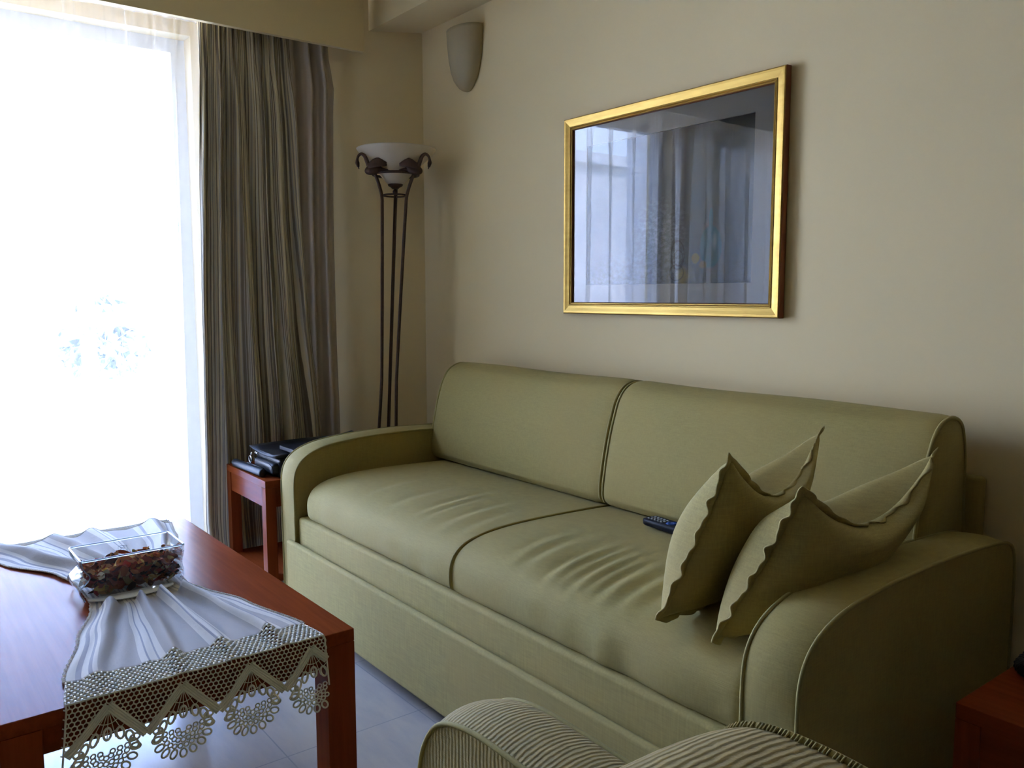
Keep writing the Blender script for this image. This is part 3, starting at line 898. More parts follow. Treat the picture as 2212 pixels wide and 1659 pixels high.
# ================================================================ CUSHIONS on the sofa
def pillow(label, B, T, K, D, puff_in, puff_out, sag_top, sag_front, seed):
    root = thing('throw_pillow', label, 'cushion', tuple((Vector(B) + Vector(D)) / 2), 0, 'green cushions against the right sofa arm')
    B, T, K, D = map(Vector, (B, T, K, D))
    N = 40
    nrm = (T - B).cross(D - B).normalized()
    if nrm.x < 0: nrm = -nrm
    rnd = random.Random(seed); ph = [rnd.uniform(0, 6.28) for _ in range(6)]
    ctr = (B + T + K + D) / 4
    def base(u, v):
        p = B * (1 - u) * (1 - v) + D * u * (1 - v) + K * u * v + T * (1 - u) * v
        eu, ev = 4 * u * (1 - u), 4 * v * (1 - v)
        vv = v ** 3; p = p + Vector((0, 0, -1)) * sag_top * (eu ** 1.0) * vv
        p = p + (D - B) * 0.06 * ev * (1 - u) ** 3 * sag_front
        p = p - (D - B) * 0.06 * ev * u ** 3
        p = p + Vector((0, 0, -1)) * 0.006 * eu * (1 - v) ** 3
        return p
    def puff(u, v):
        eu, ev = 4 * u * (1 - u), 4 * v * (1 - v)
        return sqrt(max(0, 1 - abs(2 * u - 1) ** 2.8)) * sqrt(max(0, 1 - abs(2 * v - 1) ** 2.4))
    def crease(u, v):
        return 0.0045 * sin(16 * u + 5 * v + ph[0]) * (1 - 4 * u * (1 - u) * 0.6) * puff(u, v) + 0.005 * sin(9 * v - 6 * u + ph[1]) * puff(u, v) * 0.6
    def mk(sign, amp):
        return [[base(i / N, j / N) + nrm * sign * (amp * puff(i / N, j / N) + crease(i / N, j / N) + 0.0008) for j in range(N + 1)] for i in range(N + 1)]
    mb = MB(); mb.grid(mk(-1, puff_out)); mb.grid(mk(1, puff_in))
    # stitched flange all round, gently rippled
    ring = [(i / N, 0) for i in range(N)] + [(1, j / N) for j in range(N)] + [(1 - i / N, 1) for i in range(N)] + [(0, 1 - j / N) for j in range(N)]
    fr = 4; inner = []; outer = []
    rows = []
    L = len(ring) * fr
    for k in range(L):
        f = k / fr; i = int(f); t = f - i
        u = lerp(ring[i][0], ring[(i + 1) % len(ring)][0], t); v = lerp(ring[i][1], ring[(i + 1) % len(ring)][1], t)
        p = base(u, v)
        c = base(min(max(u, 0.04), 0.96), min(max(v, 0.04), 0.96))
        d = (p - c).normalized()
        rip = 0.0045 * sin(2 * pi * k / L * 23 + ph[2]) + 0.003 * sin(2 * pi * k / L * 41 + ph[3])
        w = 0.013 + 0.002 * sin(2 * pi * k / L * 31 + ph[4])
        rows.append([p - d * 0.006, p + d * w * 0.5 + nrm * rip * 0.5, p + d * w + nrm * rip])
    fl = MB(); fl.grid(rows, close_u=True)
    cov = mb.build('cover', 'pillow', root)
    fl.build('flange', 'pillow', root, solid=0.004, recalc=False)
pillow('green cushion with frayed seam, left one beside the remote control', (-1.105, 1.232, 0.552), (-1.047, 1.365, 0.872), (-1.100, 1.770, 0.880), (-1.120, 1.670, 0.556), 0.055, 0.115, 0.115, 0.5, 5)
pillow('green cushion with frayed seam, right one leaning over the sofa arm', (-0.972, 1.238, 0.552), (-0.884, 1.375, 0.830), (-0.832, 1.775, 0.868), (-0.975, 1.670, 0.556), 0.085, 0.105, 0.105, 0.5, 9)

# ================================================================ REMOTE CONTROL
RZ = 0.5465
rot_ = radians(-5)
rem = thing('remote_control', 'black remote control lying on the sofa seat by the cushion', 'remote control', (-1.625, 1.745, RZ), rot_)
def rl(px, py, pz):
    return (-1.625 + px * cos(rot_) - py * sin(rot_), 1.745 + px * sin(rot_) + py * cos(rot_), RZ + pz)
mb = MB(); rows = []
for k in range(25):
    t = k / 24; x = 0.19 * t
    w = 0.027 * (1 - (1 - min(1, t / 0.10)) ** 2 * 0.5) * (1 - 0.15 * max(0, (t - 0.4)))
    if t > 0.93: w *= 1 - (t - 0.93) * 3
    h0 = 0.021 if t > 0.06 else 0.016 + 0.08 * t
    sec = [(-w * 0.80, 0.001), (-w * 0.95, 0.004), (-w, h0 * 0.7), (-w * 0.93, h0), (0, h0 + 0.001), (w * 0.93, h0), (w, h0 * 0.7), (w * 0.95, 0.004), (w * 0.80, 0.001)]
    rows.append([rl(x, a, b_) for a, b_ in sec])
mb.grid(rows, close_v=True); o0 = 0
mb.f.append(tuple(range(9))); mb.mi.append(0); mb.f.append(tuple(24 * 9 + k for k in reversed(range(9)))); mb.mi.append(0)
body = mb.build('body', 'blackplastic', rem)
for i in range(5):
    for j in range(3):
        mb = MB(); mb.ell(rl(0.024 + 0.0125 * i, -0.014 + 0.0125 * j, 0.0222), (0.0042, 0.0030, 0.0016), 10, 6); mb.build('button', 'rubber', body)
mb = MB()
for k in range(16):
    pass
mb.ell(rl(0.103, 0, 0.0215), (0.017, 0.017, 0.0022), 20, 6)
for a in range(4):
    mb.ell(rl(0.103 + 0.011 * cos(a * pi / 2), 0.011 * sin(a * pi / 2), 0.0235), (0.005, 0.005, 0.0015), 10, 6)
mb.build('navigation_pad', 'blue_rubber', body)

# ================================================================ SIDE TABLES
def side_table(label, x0, x1, y0, y1, zt):
    e = thing('side_table', label, 'side table', ((x0 + x1) / 2, (y0 + y1) / 2, 0), 0, 'cherry wood side tables at the sofa ends')
    mb = MB(); mb.box((x0, y0, zt - 0.028), (x1, y1, zt)); mb.build('tabletop', 'cherry', e, bevel=0.0015, smooth=False)
    w = 0.042
    for x in (x0, x1 - w):
        for y in (y0, y1 - w):
            mb = MB(); mb.box((x, y, 0), (x + w, y + w, zt - 0.0285)); mb.build('leg', 'cherry_v', e, bevel=0.0015, smooth=False)
    ap = zt - 0.105
    mb = MB()
    mb.box((x0 + w, y0 + 0.004, ap), (x1 - w, y0 + 0.022, zt - 0.0285)); mb.box((x0 + w, y1 - 0.022, ap), (x1 - w, y1 - 0.004, zt - 0.0285))
    mb.box((x0 + 0.004, y0 + w, ap), (x0 + 0.022, y1 - w, zt - 0.0285)); mb.box((x1 - 0.022, y0 + w, ap), (x1 - 0.004, y1 - w, zt - 0.0285))
    mb.build('apron', 'cherry', e, smooth=False)
    mb = MB(); mb.box((x0 + 0.004, y0 + 0.004, 0.10), (x1 - 0.004, y1 - 0.004, 0.125)); mb.build('shelf', 'cherry', e, smooth=False)
    return e
side_table('cherry wood side table holding the black briefcase by the curtains', -3.455, -3.028, 1.158, 1.62, 0.50)
side_table('dark cherry side table holding a telephone, at the right sofa arm', -0.622, -0.16, 1.447, 1.93, 0.50)

# ================================================================ BRIEFCASE, TUBE CASE, NOTEBOOK
bag = thing('briefcase', 'black leather briefcase lying flat on the left side table', 'briefcase', (-3.16, 1.42, 0.5))
BX0, BX1, BY0, BY1 = -3.29, -3.045, 1.215, 1.64
mb = MB(); mb.box((BX0, BY0 + 0.01, 0.5005), (BX1, BY1, 0.575)); mb.build('body', 'leather', bag, bevel=0.014, seg=4)
mb = MB(); rows = []
for k in range(13):   # flap: a curved sheet that overhangs the near end
    t = k / 12; y = lerp(BY0 - 0.012, BY1 + 0.02, t)
    rows.append([(lerp(BX0 - 0.012, BX1 + 0.008, s_ / 10), y, 0.594 - 0.006 * (s_ / 10) + 0.004 * sin(pi * t) + (0.014 * (t - 0.85) / 0.15 if t > 0.85 else 0) - 0.010 * (1 - t) * sin(pi * s_ / 10) ) for s_ in range(11)])
mb.grid(rows); mb.build('flap', 'leather', bag, solid=0.006)
mb = MB(); mb.box((BX0 + 0.04, BY0 - 0.016, 0.512), (BX1 - 0.012, BY0 + 0.02, 0.556)); mb.build('end_pocket', 'leather', bag, bevel=0.013, seg=4)
mb = MB(); mb.tube([(BX0 + 0.05, BY0 - 0.017, 0.554), (BX1 - 0.04, BY0 - 0.018, 0.556), (BX1 - 0.02, BY0 - 0.014, 0.545), (BX1 - 0.014, BY0 - 0.012, 0.53)], 0.0016, 6); mb.build('zip', 'blackplastic', bag)
mb = MB(); mb.box((BX0 + 0.02, BY0 - 0.004, 0.575), (BX1 - 0.01, BY1 - 0.02, 0.588)); mb.build('gusset', 'leather', bag, bevel=0.005, seg=2)
for dx in (0.055, 0.072):
    mb = MB(); mb.ell((BX0 + dx, BY0 - 0.012, 0.576), (0.005, 0.004, 0.005)); mb.build('stud', 'chrome', bag)
mb = MB()
mb.tube([(BX0 - 0.006 + 0.014 * cos(a * pi / 9), BY0 - 0.012, 0.540 + 0.013 * sin(a * pi / 9)) for a in range(18)], 0.0028, 8, closed=True)
mb.tube([(BX0 + 0.002, BY0 - 0.012, 0.555), (BX0 + 0.006, BY0 - 0.010, 0.570)], 0.0025, 8)
mb.tube(smooth_poly([(BX0 - 0.004, BY0 - 0.016, 0.527), (BX0 + 0.02, BY0 - 0.02, 0.523), (BX0 + 0.04, BY0 - 0.022, 0.519), (BX0 + 0.055, BY0 - 0.018, 0.516)]), 0.003, 8)
mb.ell((BX0 + 0.042, BY0 - 0.022, 0.521), (0.007, 0.005, 0.006))
mb.build('snap_hook', 'chrome', bag)
mb = MB(); mb.box((BX0 + 0.05, BY1 - 0.03, 0.597), (BX0 + 0.09, BY1 - 0.012, 0.606)); mb.build('buckle', 'chrome', bag, bevel=0.002)

tc_ = thing('tube_case', 'slim black tubular case along the front of the left side table', 'case', (-3.25, 1.19, 0.5))
A = Vector((-3.395, 1.170, 0.5168)); Bq = Vector((-3.105, 1.181, 0.5168)); d = (Bq - A)
mb = MB(); mb.tube([A, A + d * 0.02, A + d * 0.06, A + d * 0.97, A + d * 0.99, Bq], [0.008, 0.013, 0.0162, 0.0162, 0.0155, 0.014], 20); mb.build('body', 'leather', tc_)
mb = MB(); mb.tube([A + d * 0.45 + Vector((0, 0.004, 0.0165)), A + d * 0.98 + Vector((0, 0.004, 0.0165))], 0.003, 8); mb.build('clip', 'blackplastic', tc_)
mb = MB(); mb.box((-3.13, 1.26, 0.598), (-3.0, 1.42, 0.614))
nb_ = mb.build('notebook', 'blackplastic', bevel=0.003, smooth=False, origin=(-3.06, 1.34, 0.598))
tag(nb_, 'small black notebook lying on top of the briefcase', 'notebook')

# ================================================================ TELEPHONE on the right table
ph_ = thing('telephone', 'black telephone with coiled cord on the dark right side table', 'telephone', (-0.36, 1.72, 0.5))
mb = MB(); mb.box((-0.47, 1.62, 0.5005), (-0.25, 1.82, 0.555)); mb.build('base', 'blackplastic', ph_, bevel=0.012, seg=3)
mb = MB(); mb.tube(smooth_poly([(-0.455, 1.63, 0.575), (-0.455, 1.66, 0.592), (-0.455, 1.78, 0.592), (-0.455, 1.81, 0.575)]), [0.022] * 19, 14); mb.build('handset', 'blackplastic', ph_)
path = smooth_poly([(-0.46, 1.63, 0.57), (-0.51, 1.66, 0.575), (-0.545, 1.70, 0.57), (-0.575, 1.72, 0.55), (-0.598, 1.70, 0.525), (-0.602, 1.66, 0.514), (-0.585, 1.64, 0.513)], 40)
pts = []
for i, p in enumerate(path):
    a = i * 0.85
    tq = (path[min(i + 1, len(path) - 1)] - path[max(i - 1, 0)]).normalized(); s_ = tq.cross(Vector((0, 0, 1))).normalized(); u_ = s_.cross(tq)
    pts.append(p + s_ * 0.010 * cos(a) + u_ * 0.010 * sin(a))
mb = MB(); mb.tube(pts, 0.0028, 6); mb.build('coiled_cord', 'blackplastic', ph_)

# ================================================================ COFFEE TABLE
TZ = 0.45
TROT = radians(0.8)
TC = Vector((-1.664, 0.832, 0))
def tl(lx, ly, z=0.0):      # lx away from the camera along the sofa, ly towards the left
    c, s_ = cos(TROT), sin(TROT)
    x, y = -lx, -ly
    return (TC.x + x * c - y * s_, TC.y + x * s_ + y * c, z)
TL, TW = 1.212, 0.695
ct = thing('coffee_table', 'cherry wood coffee table under the lace runner', 'coffee table', tl(TL / 2, TW / 2))
def tbox(name, a, b_, m, bevel=0.0015):
    mb = MB()
    (l0, w0, z0), (l1, w1, z1) = a, b_
    vs = [tl(l0, w0, z0), tl(l1, w0, z0), tl(l1, w1, z0), tl(l0, w1, z0), tl(l0, w0, z1), tl(l1, w0, z1), tl(l1, w1, z1), tl(l0, w1, z1)]
    mb.add(vs, [(3, 2, 1, 0), (4, 5, 6, 7), (0, 1, 5, 4), (1, 2, 6, 5), (2, 3, 7, 6), (3, 0, 4, 7)])
    return mb.build(name, m, ct, smooth=False, bevel=bevel)
tbox('tabletop', (0, 0, TZ - 0.029), (TL, TW, TZ), 'cherry', 0.002)
LW = 0.068
for l in (0, TL - LW):
    for w in (0, TW - LW): tbox('leg', (l, w, 0), (l + LW, w + LW, TZ - 0.0295), 'cherry_v')
for l in (0.022, TL - 0.044): tbox('apron', (l, LW, TZ - 0.088), (l + 0.022, TW - LW, TZ - 0.0295), 'cherry')
for w in (0.022, TW - 0.044): tbox('apron', (LW, w, TZ - 0.088), (TL - LW, w + 0.022, TZ - 0.0295), 'cherry')

# ================================================================ TABLE RUNNER
run = thing('table_runner', 'white striped table runner with wide lace ends on the coffee table', 'table runner', (-2.25, 0.5, TZ))
ST = [(-2.95, 0.135, 0.765), (-2.86, 0.165, 0.757), (-2.66, 0.265, 0.725), (-2.47, 0.365, 0.665), (-2.36, 0.395, 0.628), (-2.20, 0.395, 0.620), (-2.13, 0.383, 0.640), (-1.97, 0.325, 0.690), (-1.76, 0.262, 0.747), (-1.66, 0.245, 0.757), (-1.4, 0.24, 0.76)]
def gauss(t, c, w): return exp(-((t - c) / w) ** 2)
def runner(x, t):
    yl, yr = interp(ST, x)
    y = lerp(yl, yr, t)
    z = TZ + 0.0022
    if x > -2.20:
        q = min(1, (-2.14 - x) / -0.06) if x < -2.14 else 1.0
        q = max(0, q)
        g = (x + 2.2) / 0.54
        a = q * lerp(1.0, 0.55, max(0, min(1, g)))
        wd = lerp(0.045, 0.030, max(0, min(1, g)))
        z += 1.25 * a * (0.026 * gauss(t, 0.16 - 0.05 * g, wd * 1.3) * (1 - 0.8 * g) + 0.022 * gauss(t, 0.44 - 0.03 * g, wd) + 0.024 * gauss(t, 0.62 - 0.01 * g, wd) * lerp(1, 0.8, g) + 0.024 * gauss(t, 0.83, wd) + 0.004 * sin(30 * t + 8 * x) ** 2)
    elif x < -2.36:
        q = min(1, (-2.36 - x) / 0.07)
        g = (-2.36 - x) / 0.5
        z += q * (0.034 * gauss(t, 0.93 - 0.03 * g, 0.045) * (1 - 0.3 * g) + 0.020 * gauss(t, 0.60, 0.05) + 0.022 * gauss(t, 0.44 - 0.03 * g, 0.045) + 0.024 * gauss(t, 0.24 - 0.1 * g, 0.06) + 0.004 * sin(26 * t + 7 * x) ** 2)
    return Vector((x, y, z))

def runner_mat():
    m, nt, out = mat_new('striped runner cloth')
    h = NT(nt)
    tc = h.n('ShaderNodeTexCoord'); sp = h.n('ShaderNodeSeparateXYZ'); h.link(tc.outputs['UV'], sp.inputs[0])
    g = (0.50, 0.435, 0.36); w = (0.78, 0.70, 0.58); d_ = (0.40, 0.36, 0.34)
    st = []
    def grp(c):
        return [(c - 0.052, w), (c - 0.024, d_), (c - 0.016, w), (c + 0.012, d_), (c + 0.022, w), (c + 0.045, g)]
    stops = [(0.0, w), (0.035, d_), (0.055, w), (0.085, d_), (0.10, w), (0.12, g)] + grp(0.34) + grp(0.62)[:6] + [(0.80, w), (0.83, d_), (0.845, w), (0.90, g), (0.94, w), (0.965, d_), (0.975, w)]
    # split in two ramps: colour stops are limited to 32
    c = h.ramp(sp.outputs['X'], stops[:30], 'CONSTANT')
    nf = h.noise(h.coords('UV', scale=(260, 900, 1)), 1, 2)
    cr = h.noise(h.coords('UV', scale=(30, 60, 1)), 1, 4)
    c = h.mix(h.math('MULTIPLY', nf, 0.15), c, (0.3, 0.29, 0.28))
    b = principled(nt, out, Roughness=0.8)
    h.link(c, b.inputs['Base Color'])
    h.link(h.bump(cr, 0.35, 0.004), b.inputs['Normal'])
    t = h.n('ShaderNodeBsdfTranslucent'); h.link(c, t.inputs[0])
    mx = h.n('ShaderNodeMixShader'); mx.inputs[0].default_value = 0.2
    h.link(b.outputs[0], mx.inputs[1]); h.link(t.outputs[0], mx.inputs[2]); h.link(mx.outputs[0], out.inputs[0])
    return m
M['runner'] = runner_mat()
P = []; UV = []
XA, XB = -2.835, -1.752
NX, NTT = 130, 110
for i in range(NX + 1):
    x = lerp(XA, XB, i / NX)
    P.append([runner(x, j / NTT) for j in range(NTT + 1)]); UV.append([(j / NTT, i / NX) for j in range(NTT + 1)])
o = cloth('cloth', P, UV, 'runner', run, solid=0.0012)
# crocheted edging down both long sides
mb = MB()
for t, sg in ((0.0, -1), (1.0, 1)):
    pts = []
    for i in range(520):
        x = lerp(XA, XB, i / 519)
        p = runner(x, t); pts.append(p + Vector((0, sg * (0.003 + 0.0028 * sin(i * 1.9)), 0.001 + 0.001 * cos(i * 1.9))))
    mb.tube(pts, 0.0017, 5)
mb.build('edging', 'lace', run)

class Lace:
    """threads laid out on the flat lace (u across, v down the drop) and bent over the table edge"""
    def __init__(self, fmap): self.mb = MB(); self.fmap = fmap
    def seg(self, pts, r, closed=False, sub=True):
        out = []
        P_ = list(pts) + ([pts[0]] if closed else [])
        for a, b_ in zip(P_, P_[1:]):
            L = sqrt((a[0] - b_[0]) ** 2 + (a[1] - b_[1]) ** 2); n = max(1, int(L / 0.006)) if sub else 1
            for k in range(n): out.append((lerp(a[0], b_[0], k / n), lerp(a[1], b_[1], k / n)))
        if not closed: out.append(P_[-1])
        self.mb.tube([self.fmap(u, v) for u, v in out], r, 5, closed=closed)
    def ring(self, cu, cv, ru, rv, r, n=14, rot=0):
        self.seg([(cu + ru * cos(2 * pi * k / n) * cos(rot) - rv * sin(2 * pi * k / n) * sin(rot), cv + ru * cos(2 * pi * k / n) * sin(rot) + rv * sin(2 * pi * k / n) * cos(rot)) for k in range(n)], r, True, False)
    def strip(self, a, b_, w, n=None):
        """solid worked band"""
        L = sqrt((a[0] - b_[0]) ** 2 + (a[1] - b_[1]) ** 2); n = n or max(2, int(L / 0.005))
        du, dv = (b_[0] - a[0]) / L, (b_[1] - a[1]) / L
        for off in (-0.42, -0.14, 0.14, 0.42):
            self.seg([(a[0] - dv * w * off, a[1] + du * w * off), (b_[0] - dv * w * off, b_[1] + du * w * off)], w * 0.155)

def lace_end(W, top, period, first, fmap, drop=0.175):
    la = Lace(fmap)
    # filet heading with small oblong holes
    rows = 10
    for k in range(rows + 1):
        v = top * k / rows
        la.seg([(W * i / 60, v) for i in range(61)], 0.0017 if k % 2 else 0.0021, sub=False)
    ncol = 46
    for k in range(rows):
        v0, v1 = top * k / rows, top * (k + 1) / rows
        for c in range(ncol + 1):
            u = W * (c + (0.5 if k % 2 else 0)) / ncol
            if u <= W: la.seg([(u, v0), (u, v1)], 0.0024, sub=False)
    # zigzag
    apex_v, val_v = top + 0.020, top + 0.094
    def zig(u):   # v of the zigzag centre line
        p = abs(((u - first) / period + 0.5) % 1.0 - 0.5) * 2
        return lerp(apex_v, val_v, p)
    us = []
    k0 = -2
    while True:
        u = first + k0 * period / 2
        if u > W + period: break
        us.append(u); k0 += 1
    for a, b_ in zip(us, us[1:]):
        ua, ub = max(a, 0), min(b_, W)
        if ub - ua < 0.004: continue
        la.strip((ua, zig(ua)), (ub, zig(ub)), 0.015)
    # hexagon net above the zigzag
    s_ = 0.0056
    hx, hy = s_ * sqrt(3), s_ * 1.5
    for rr in range(-1, 18):
        for cc in range(-1, int(W / hx) + 2):
            cu = cc * hx + (hx / 2 if rr % 2 else 0); cv = top + 0.002 + rr * hy
            if cu < -0.002 or cu > W + 0.002 or cv < top - 0.004 or cv > zig(min(max(cu, 0), W)) - 0.003: continue
            c6 = [(cu + s_ * sin(pi / 3 * k), cv + s_ * cos(pi / 3 * k)) for k in range(6)]
            for k in range(3): la.seg([c6[k], c6[(k + 1) % 6]], 0.0013, sub=False)
            la.seg([c6[5], c6[0]], 0.0013, sub=False)
    # motif under each apex
    k = 0
    while True:
        uc = first + k * period
        if uc - period / 2 > W - 0.01: break
        clip = lambda u: 0.0 <= u <= W
        for a in range(-4, 5):           # spider threads
            ang = a * 0.24
            e = (uc + 0.062 * sin(ang), apex_v + 0.012 + 0.055 * cos(ang))
            if clip(e[0]): la.seg([(uc, apex_v + 0.008), e], 0.0009)
        for rr in (0.026, 0.044):
            arc = [(uc + rr * sin(a_ * 0.2), apex_v + 0.010 + rr * cos(a_ * 0.2)) for a_ in range(-5, 6)]
            arc = [p for p in arc if clip(p[0])]
            if len(arc) > 1: la.seg(arc, 0.0009)
        for a in range(-3, 4):           # fan of oval loops
            ang = a * 0.50
            cu, cv = uc + 0.047 * sin(ang), apex_v + 0.055 + 0.028 * (1 - cos(ang)) * 1.25
            if clip(cu - 0.006) and clip(cu + 0.006): la.ring(cu, cv, 0.0066, 0.0118, 0.0024, 14, -ang * 0.35)
        # scallop below: a cluster of small rings inside a chain of loops
        for rr_, nn in ((0.010, 5), (0.022, 9), (0.034, 12)):
            for q_ in range(nn):
                ang = lerp(-1.7, 1.7, q_ / (nn - 1))
                cu, cv = uc + rr_ * 1.05 * sin(ang), apex_v + 0.092 + rr_ * 0.95 * cos(ang)
                if clip(cu - 0.004) and clip(cu + 0.004): la.ring(cu, cv, 0.0045, 0.0045, 0.0016, 9)
        for q_ in range(11):
            ang = lerp(-1.85, 1.85, q_ / 10)
            cu, cv = uc + 0.050 * sin(ang), apex_v + 0.090 + 0.050 * cos(ang)
            if clip(cu - 0.005) and clip(cu + 0.005): la.ring(cu, cv, 0.0064, 0.0088, 0.0021, 12, -ang)
        k += 1
    # selvedge
    for u in (0.0, W):
        la.seg([(u, 0), (u, top + 0.115)], 0.002)
    return la.mb

XE = TC.x                       # front edge of the table
def front_map(u, v):
    W = 0.512; t = u / W
    top = 0.088
    if v <= top:
        ye = interp(ST, XE); xe = XE + (TC.y - lerp(ye[0], ye[1], t)) * sin(TROT)
        p = runner(lerp(XB, xe - 0.001, v / top), t)
        fl = 1 - min(1, v / top) * 0.85
        p.z = TZ + 0.003 + (p.z - TZ - 0.003) * fl
        return p
    d = v - top
    yl, yr = interp(ST, XE)
    y = lerp(yl, yr, t)
    bend = min(d, 0.006)
    wav = 0.006 * min(1, d / 0.06) * sin(2 * pi * t * 3.7 + 0.6)
    x = XE + (TC.y - y) * sin(TROT) + 0.0035 * sin(min(1, d / 0.006) * pi / 2) + max(wav, -0.0005) + 0.0015
    y2 = y + (t - 0.5) * 0.02 * (d / 0.17) + 0.012 * (t - 0.8) * (d / 0.17)
    return Vector((x, y2, TZ + 0.003 - d))
mb = lace_end(0.512, 0.088, 0.136, 0.072, front_map)
mb.build('lace_border', 'lace', run, recalc=False)
XFAR = tl(TL, 0)[0]
def back_map(u, v):
    W = 0.60; t = u / W; top = 0.042
    if v <= top:
        ye = interp(ST, XFAR); xf = XFAR + (TC.y - lerp(ye[0], ye[1], t)) * sin(TROT)
        p = runner(lerp(XA, xf + 0.001, v / top), t)
        fl = 1 - 0.8 * v / top
        p.z = TZ + 0.003 + (p.z - TZ - 0.003) * fl
        return p
    d = v - top
    yl, yr = interp(ST, XFAR)
    y = lerp(yl, yr, t)
    return Vector((XFAR + (TC.y - y) * sin(TROT) - 0.0055, y, TZ + 0.003 - d))
mb = lace_end(0.60, 0.042, 0.136, 0.08, back_map)
mb.build('lace_border', 'lace', run, recalc=False)

# ================================================================ GLASS BOWL WITH POTPOURRI
def bowl_glass():
    m, nt, out = mat_new('clear bowl glass')
    h = NT(nt)
    tr = h.n('ShaderNodeBsdfTransparent'); tr.inputs[0].default_value = (0.94, 0.95, 0.95, 1)
    gl = h.n('ShaderNodeBsdfGlossy'); gl.inputs['Roughness'].default_value = 0.02
    lw = h.n('ShaderNodeFresnel'); lw.inputs[0].default_value = 1.5
    mx = h.n('ShaderNodeMixShader'); h.link(h.math('MULTIPLY', lw.outputs[0], 0.55, True), mx.inputs[0])
    h.link(tr.outputs[0], mx.inputs[1]); h.link(gl.outputs[0], mx.inputs[2]); h.link(mx.outputs[0], out.inputs[0])
    return m
M['bowl'] = bowl_glass()
M['rim'] = simple('polished glass edge', (0.62, 0.70, 0.78), 0.08, 0.0, 0.02, 30, 0, **{'Transmission Weight': 0.5, 'Specular IOR Level': 1.0})
M['glint_white'] = simple('painted glass glint', (0.92, 0.92, 0.90), 0.15, 0.0, 0.01)  # bright white imitating window light focused in the bowl glass
BZ0, BZ1 = TZ + 0.006, TZ + 0.106
bx0, bx1, by0, by1 = -2.352, -2.198, 0.374, 0.622
bw = thing('glass_bowl', 'clear rectangular glass bowl of potpourri on the table runner', 'bowl', (-2.275, 0.5, BZ0))
def sprof(f):   # wave of the short ends
    return 0.016 * exp(-((f - 0.58) / 0.17) ** 2) - 0.010 * exp(-((f - 0.25) / 0.16) ** 2) + 0.004 * (1 - f)
def outline(f, ins=0.0):
    z = lerp(BZ0, BZ1, f); a = sprof(f)
    x0, x1 = bx0 + ins, bx1 - ins
    y0, y1 = by0 + a + ins, by1 - 0.3 * a - ins - 0.010 * (1 - f) ** 2
    r_ = 0.008; out = []
    for (cx, cy, a0) in ((x1 - r_, y0 + r_, -90), (x1 - r_, y1 - r_, 0), (x0 + r_, y1 - r_, 90), (x0 + r_, y0 + r_, 180)):
        for k in range(5):
            an = radians(a0 + 90 * k / 4); out.append((cx + r_ * cos(an), cy + r_ * sin(an), z))
    return out
mb = MB(); fs = [k / 24 for k in range(25)]
mb.grid([outline(f) for f in fs], close_v=True)
mb.grid([outline(f, 0.004) for f in fs if f > 0.05][::-1], close_v=True)
mb.build('glass_wall', 'bowl', bw)
mb = MB(); mb.tube(outline(1.0, 0.002), 0.0026, 8, closed=True); mb.build('rim', 'rim', bw)
for i0 in (2, 17):
    mb = MB(); mb.tube([outline(f, 0.001)[i0] for f in fs], 0.0016, 6); mb.build('corner_edge', 'rim', bw)
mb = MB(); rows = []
for k in range(25):   # added white crescent, a painted glint along the near side
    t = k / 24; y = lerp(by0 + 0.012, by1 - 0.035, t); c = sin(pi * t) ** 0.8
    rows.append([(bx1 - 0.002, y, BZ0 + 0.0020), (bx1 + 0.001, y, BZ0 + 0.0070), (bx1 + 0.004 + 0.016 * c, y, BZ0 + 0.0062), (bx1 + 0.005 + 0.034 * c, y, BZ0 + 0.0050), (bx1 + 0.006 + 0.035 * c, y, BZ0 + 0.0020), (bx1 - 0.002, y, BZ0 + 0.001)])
mb.grid(rows, close_v=True); mb.build('foot', 'glint_white', bw)  # this foot is the painted window glint, not a bowl part
mb = MB(); x = bx0 + 0.006
for (ya, za, yb, zb) in ((0.492, 0.512, 0.514, 0.512), (0.492, 0.540, 0.514, 0.540), (0.492, 0.512, 0.492, 0.540), (0.514, 0.512, 0.514, 0.540), (0.496, 0.535, 0.510, 0.535), (0.496, 0.531, 0.508, 0.531), (0.496, 0.527, 0.510, 0.527)):
    mb.tube([(x, ya, za), (x, yb, zb)], 0.0005, 5)
mb.build('etched_mark', 'rubber', bw)
cols = [(0.25, 0.06, 0.025), (0.36, 0.12, 0.045), (0.12, 0.045, 0.03), (0.42, 0.24, 0.11), (0.05, 0.025, 0.02), (0.50, 0.40, 0.24), (0.22, 0.17, 0.06), (0.30, 0.05, 0.04), (0.45, 0.28, 0.06)]
pm = [simple('dried petal', tuple(min(0.8, q * 1.7) for q in c), 0.8, 0, 0.25, 60) for c in cols]
mb = MB(); rnd = random.Random(21)
